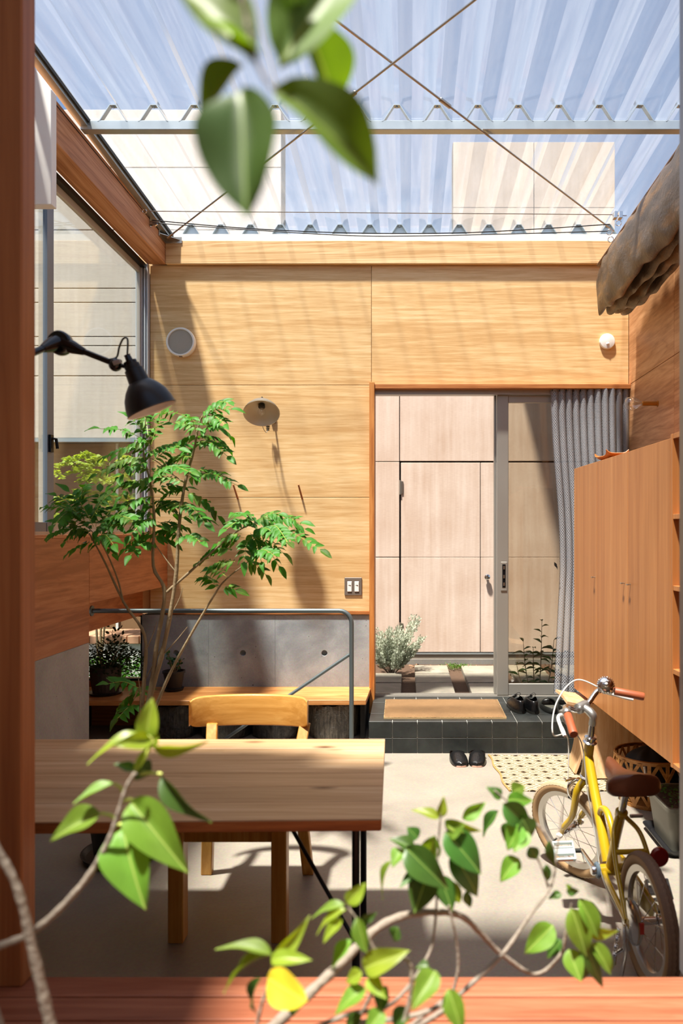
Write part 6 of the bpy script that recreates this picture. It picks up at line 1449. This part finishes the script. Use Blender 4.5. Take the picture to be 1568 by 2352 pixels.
# ---- pots on the bench shelf
def pot_fern():
    cx, cy = -2.085, 5.12; t = thing('ribbed_pot_plant', 'dark bushy plant in a ribbed brown pot in the corner of the bench', 'potted plant', (cx, cy, .28))
    mb = MB(); n = 48
    for (r, z) in ((.085, .298), (.095, .37), (.103, .46), (.103, .472), (.094, .472), (.090, .44)):
        for k in range(n):
            a = 2*math.pi*k/n; rr = r+(.0025 if k % 2 else -.0015)*(1 if .3 < z < .465 else 0); mb.v.append(Vector((cx+rr*math.cos(a), cy+rr*math.sin(a), z)))
    for i in range(5):
        for k in range(n): mb.f.append((i*n+k, i*n+(k+1) % n, (i+1)*n+(k+1) % n, (i+1)*n+k))
    mb.f.append(tuple(reversed(range(n)))); mb.f.append(tuple(5*n+k for k in range(n))); mb.build('pot', M['pot_brown'], t, smooth=25)
    mb = MB(); mb.lathe([(.0005, .281), (.10, .281), (.115, .298), (.108, .30), (.0005, .29)], (cx, cy, 0), seg=32, cap=False); mb.build('saucer', M['planter_black'], t, smooth=40)
    mb = MB(); rng = random.Random(3)
    for k in range(1500):
        a = rng.uniform(0, 6.28); r = .19*math.sqrt(rng.random()); z = .42+rng.random()**.8*(.27-.75*r)
        c = Vector((cx+.03+r*1.2*math.cos(a), cy+r*.6*math.sin(a), z)); d = Vector((math.cos(a), math.sin(a)*.6, rng.uniform(-.4, .8)))*.024; e = Vector((-math.sin(a), .2, rng.uniform(-.5, .5)))*.009
        mb.add([c, c+d*.3+e*.8, c+d*.65+e, c+d, c+d*.7-e*.9, c+d*.25-e*.8], [(0, 1, 2, 3, 4, 5)])
    for k in range(26):
        z = .60+k*.006; a = k*2.4; c = Vector((cx+.10+.025*math.cos(a)-.04*(k % 2), cy-.02, min(z, .76))); d = Vector((math.cos(a)*.028, -.008, .012)); e = Vector((0, .004, .010)); mb.add([c, c+d*.3+e*.8, c+d*.65+e, c+d, c+d*.7-e*.9, c+d*.25-e*.8], [(0, 1, 2, 3, 4, 5)])
    o = mb.build('foliage', M['leaf_shade'], t); tag(o, kind='stuff')
    for k in range(8):
        a = k*.8; mb = MB(); mb.tube([(cx+.02*math.cos(a), cy+.02*math.sin(a), .44), (cx+.03+.10*math.cos(a), cy+.05*math.sin(a), .60+.03*(k % 3))], [.004, .002], 6); mb.build('stem', M['bark_tree'], t)
pot_fern()
def pot_jade():
    b = PZ(393, 1590, .28); cx, cy = b.x, b.y+.06
    t = thing('jade_pot_plant', 'small round-leaved succulent in a black pot on the bench', 'potted plant', (cx, cy, .28))
    mb = MB(); mb.lathe([(.0005, .295), (.052, .295), (.072, .405), (.078, .405), (.079, .42), (.070, .42), (.066, .40), (.0005, .40)], (cx, cy, 0), seg=32, cap=False); mb.build('pot', M['pot_dark'], t, smooth=40)
    mb = MB(); mb.lathe([(.0005, .281), (.062, .281), (.07, .30), (.065, .302), (.0005, .296)], (cx, cy, 0), seg=32, cap=False); mb.build('saucer', M['planter_black'], t, smooth=40)
    rng = random.Random(9); me = leaf_mesh('leaf', M['leaf_jade'], .1, .1, 0, 'round', 5, 2)
    for k in range(7):
        a = k*.9; tip = Vector((cx+.06*math.cos(a)*rng.uniform(.5, 1.3), cy+.05*math.sin(a), .42+rng.uniform(.05, .13)))
        mb = MB(); mb.tube([(cx+.01*math.cos(a), cy+.01*math.sin(a), .395), tip], [.0045, .003], 6); mb.build('stem', M['bark_tree'], t)
        for j in range(9):
            c = Vector((cx, cy, .40)).lerp(tip, rng.uniform(.45, 1.05)); dv = Vector((rng.uniform(-1, 1), rng.uniform(-1, .6), rng.uniform(-.2, .9))).normalized()*.026
            place('leaf', me, t, leaf_matrix(c, c+dv, .019, 0, Vector((rng.uniform(-.5, .5), -.6, .6)), off(t)))
pot_jade()
# ---- garden plants
def tuft(name, label, cat, loc, fn, m, n, sizes, stems=0, seed=1, kind_leaf='lance'):
    t = thing(name, label, cat, loc); rng = random.Random(seed); mb = MB()
    for k in range(n):
        c, d = fn(rng); c = Vector(c); d = Vector(d).normalized(); s = rng.uniform(*sizes)
        e = d.cross(Vector((rng.uniform(-1, 1), rng.uniform(-1, 1), rng.uniform(-1, 1)))).normalized()*s*.24
        mb.add([c, c+d*s*.5+e, c+d*s, c+d*s*.5-e], [(0, 1, 2, 3)])
    o = mb.build('foliage', m, t); tag(o, kind='stuff'); return t
cS = Vector((-.14, 6.62, .10))
def silver(r):
    k = r.randrange(46); rr = random.Random(k*13); a = rr.uniform(0, 6.28); ln = rr.uniform(.28, .48); lean = rr.uniform(.1, 1.0)
    if k < 4: a = .2+.2*k; ln = .58; lean = .50
    d = Vector((math.cos(a)*lean, math.sin(a)*lean*.7, 1)).normalized(); q = r.uniform(.25, 1)**.8
    return cS+d*ln*q+Vector((r.uniform(-.022, .022), r.uniform(-.022, .022), r.uniform(-.01, .01))), d+Vector((r.uniform(-.8, .8), r.uniform(-.8, .8), r.uniform(-.2, .6)))
ts_ = tuft('silver_shrub', 'bushy silver-green shrub in the garden at the left of the doorway', 'shrub', cS, silver, M['leaf_silver'], 9500, (.014, .030), seed=4)
for k in range(46):
    rr = random.Random(k*13); a = rr.uniform(0, 6.28); ln = rr.uniform(.28, .48); lean = rr.uniform(.1, 1.0)
    if k < 4: a = .2+.2*k; ln = .58; lean = .50
    d = Vector((math.cos(a)*lean, math.sin(a)*lean*.7, 1)).normalized(); mb = MB(); mb.tube([cS, cS+d*ln*.9], [.003, .001], 5); mb.build('twig', M['bark'], ts_)
def lily():
    b0 = Vector((1.02, 6.0, .11)); t = thing('leafy_perennial', 'upright dark-leaved garden plant behind the sliding door glass', 'plant', b0); rng = random.Random(11)
    me = [leaf_mesh('leaf', M['leaf_lily'], d, .3, .02, 'lance', 7, 2) for d in (.3, .55, .1)]
    for (dx, dy, h_, lx) in ((-.03, .0, .40, -.05), (.06, .05, .56, .02), (.10, -.04, .42, .06), (.02, .06, .34, -.01), (-.06, -.05, .22, -.08), (.14, .03, .30, .10)):
        a = b0+Vector((dx, dy, 0)); e = a+Vector((lx, 0, h_)); q = spline([a, a.lerp(e, .5)+Vector((lx*.2, 0, .01)), e], 6)
        mb = MB(); mb.tube(q, [.005-.003*i/(len(q)-1) for i in range(len(q))], 6); mb.build('stem', M['bark_tree'], t, smooth=60)
        n = int(h_*26)
        for k in range(n):
            u = .2+.8*k/(n-1); c = q[min(int(u*(len(q)-1)), len(q)-1)]; an = k*2.4+dx*30
            dv = Vector((math.cos(an), math.sin(an)*.8, .35+.7*max(0, u-.7))).normalized()*rng.uniform(.07, .11)*(1 if u < .9 else .7)
            place('leaf', me[k % 3], t, leaf_matrix(c, c+dv, .026, 0, Vector((0, -.3, 1)), off(t)))
lily()
def clover(r):
    return (Vector((.47+r.gauss(0, .07), 6.98+r.gauss(0, .05), .115+r.uniform(0, .03))), (r.uniform(-1, 1), r.uniform(-1, 1), .4))
tuft('clover_patch', 'low bright green weeds between the paving and the boundary wall', 'weeds', (.47, 6.98, .1), clover, M['sprout'], 420, (.012, .022), seed=6)
def litter(r): return (Vector((r.uniform(-.4, 1.4), r.choice([r.uniform(6.98, 7.2), r.uniform(6.6, 6.95) if r.random() < .3 else 7.1]), .102+r.uniform(0, .008))), (r.uniform(-1, 1), r.uniform(-1, 1), .15))
o = tuft('leaf_litter', 'scattered dry brown leaves on the soil below the boundary wall', 'leaf litter', (.5, 7.1, .1), litter, plain('dry_leaf', '7a5c42', .8), 160, (.02, .045), seed=8); tag(o, kind='stuff')
# bright tree outside the side window
cT = Vector((-2.62, 6.3, .1)); 
def sunny(r):
    k = r.randrange(60); rr = random.Random(k*7+1); c = cT+Vector((rr.gauss(0, .20), rr.gauss(0, .18), rr.uniform(1.15, 2.0))); a = rr.uniform(0, 6.28); q = r.uniform(-.14, .14)
    return c+Vector((math.cos(a)*q, math.sin(a)*q, -abs(q)*.35+r.uniform(-.01, .01))), Vector((math.cos(a)*.6+r.uniform(-.8, .8), math.sin(a)+r.uniform(-.8, .8), -.1))
tt = tuft('garden_tree', 'sunlit pale green garden tree outside the side window', 'tree', cT, sunny, M['leaf_out'], 2400, (.045, .075), seed=2)
for (dx, h_) in ((-.08, 1.8), (.05, 1.9), (.12, 1.5)):
    mb = MB(); mb.tube(spline([cT, cT+Vector((dx*.6, 0, h_*.5)), cT+Vector((dx*1.6, .03, h_))], 6), .010, 8); mb.build('trunk', M['bark_tree'], tt, smooth=60)
# things seen through the low corner window
gl = thing('brick_ledge', 'low garden ledge of terracotta bricks seen through the corner window', 'ledge', (-2.8, 6.6, 0))
MB().box((-3.5, 6.42, .10), (-2.1, 6.9, .43)).build('base', M['white'], gl)
for k in range(13): MB().box((-3.5+.108*k, 6.40, .432), (-3.5+.108*k+.100, 6.88, .50)).build('brick', plain('terracotta', 'c09072', .8) if k == 0 else bpy.data.materials['terracotta'], gl, bevel=.004)
def hedge(r): return (Vector((r.uniform(-2.75, -2.05), r.uniform(6.05, 6.25), .11+r.random()*.24)), (r.uniform(-1, 1), r.uniform(-1, 0), r.uniform(0, 1)))
tuft('ground_cover', 'bright ground-cover plants below the terracotta ledge outside', 'plant', (-2.4, 6.15, .1), hedge, M['sprout'], 1500, (.02, .045), seed=12)
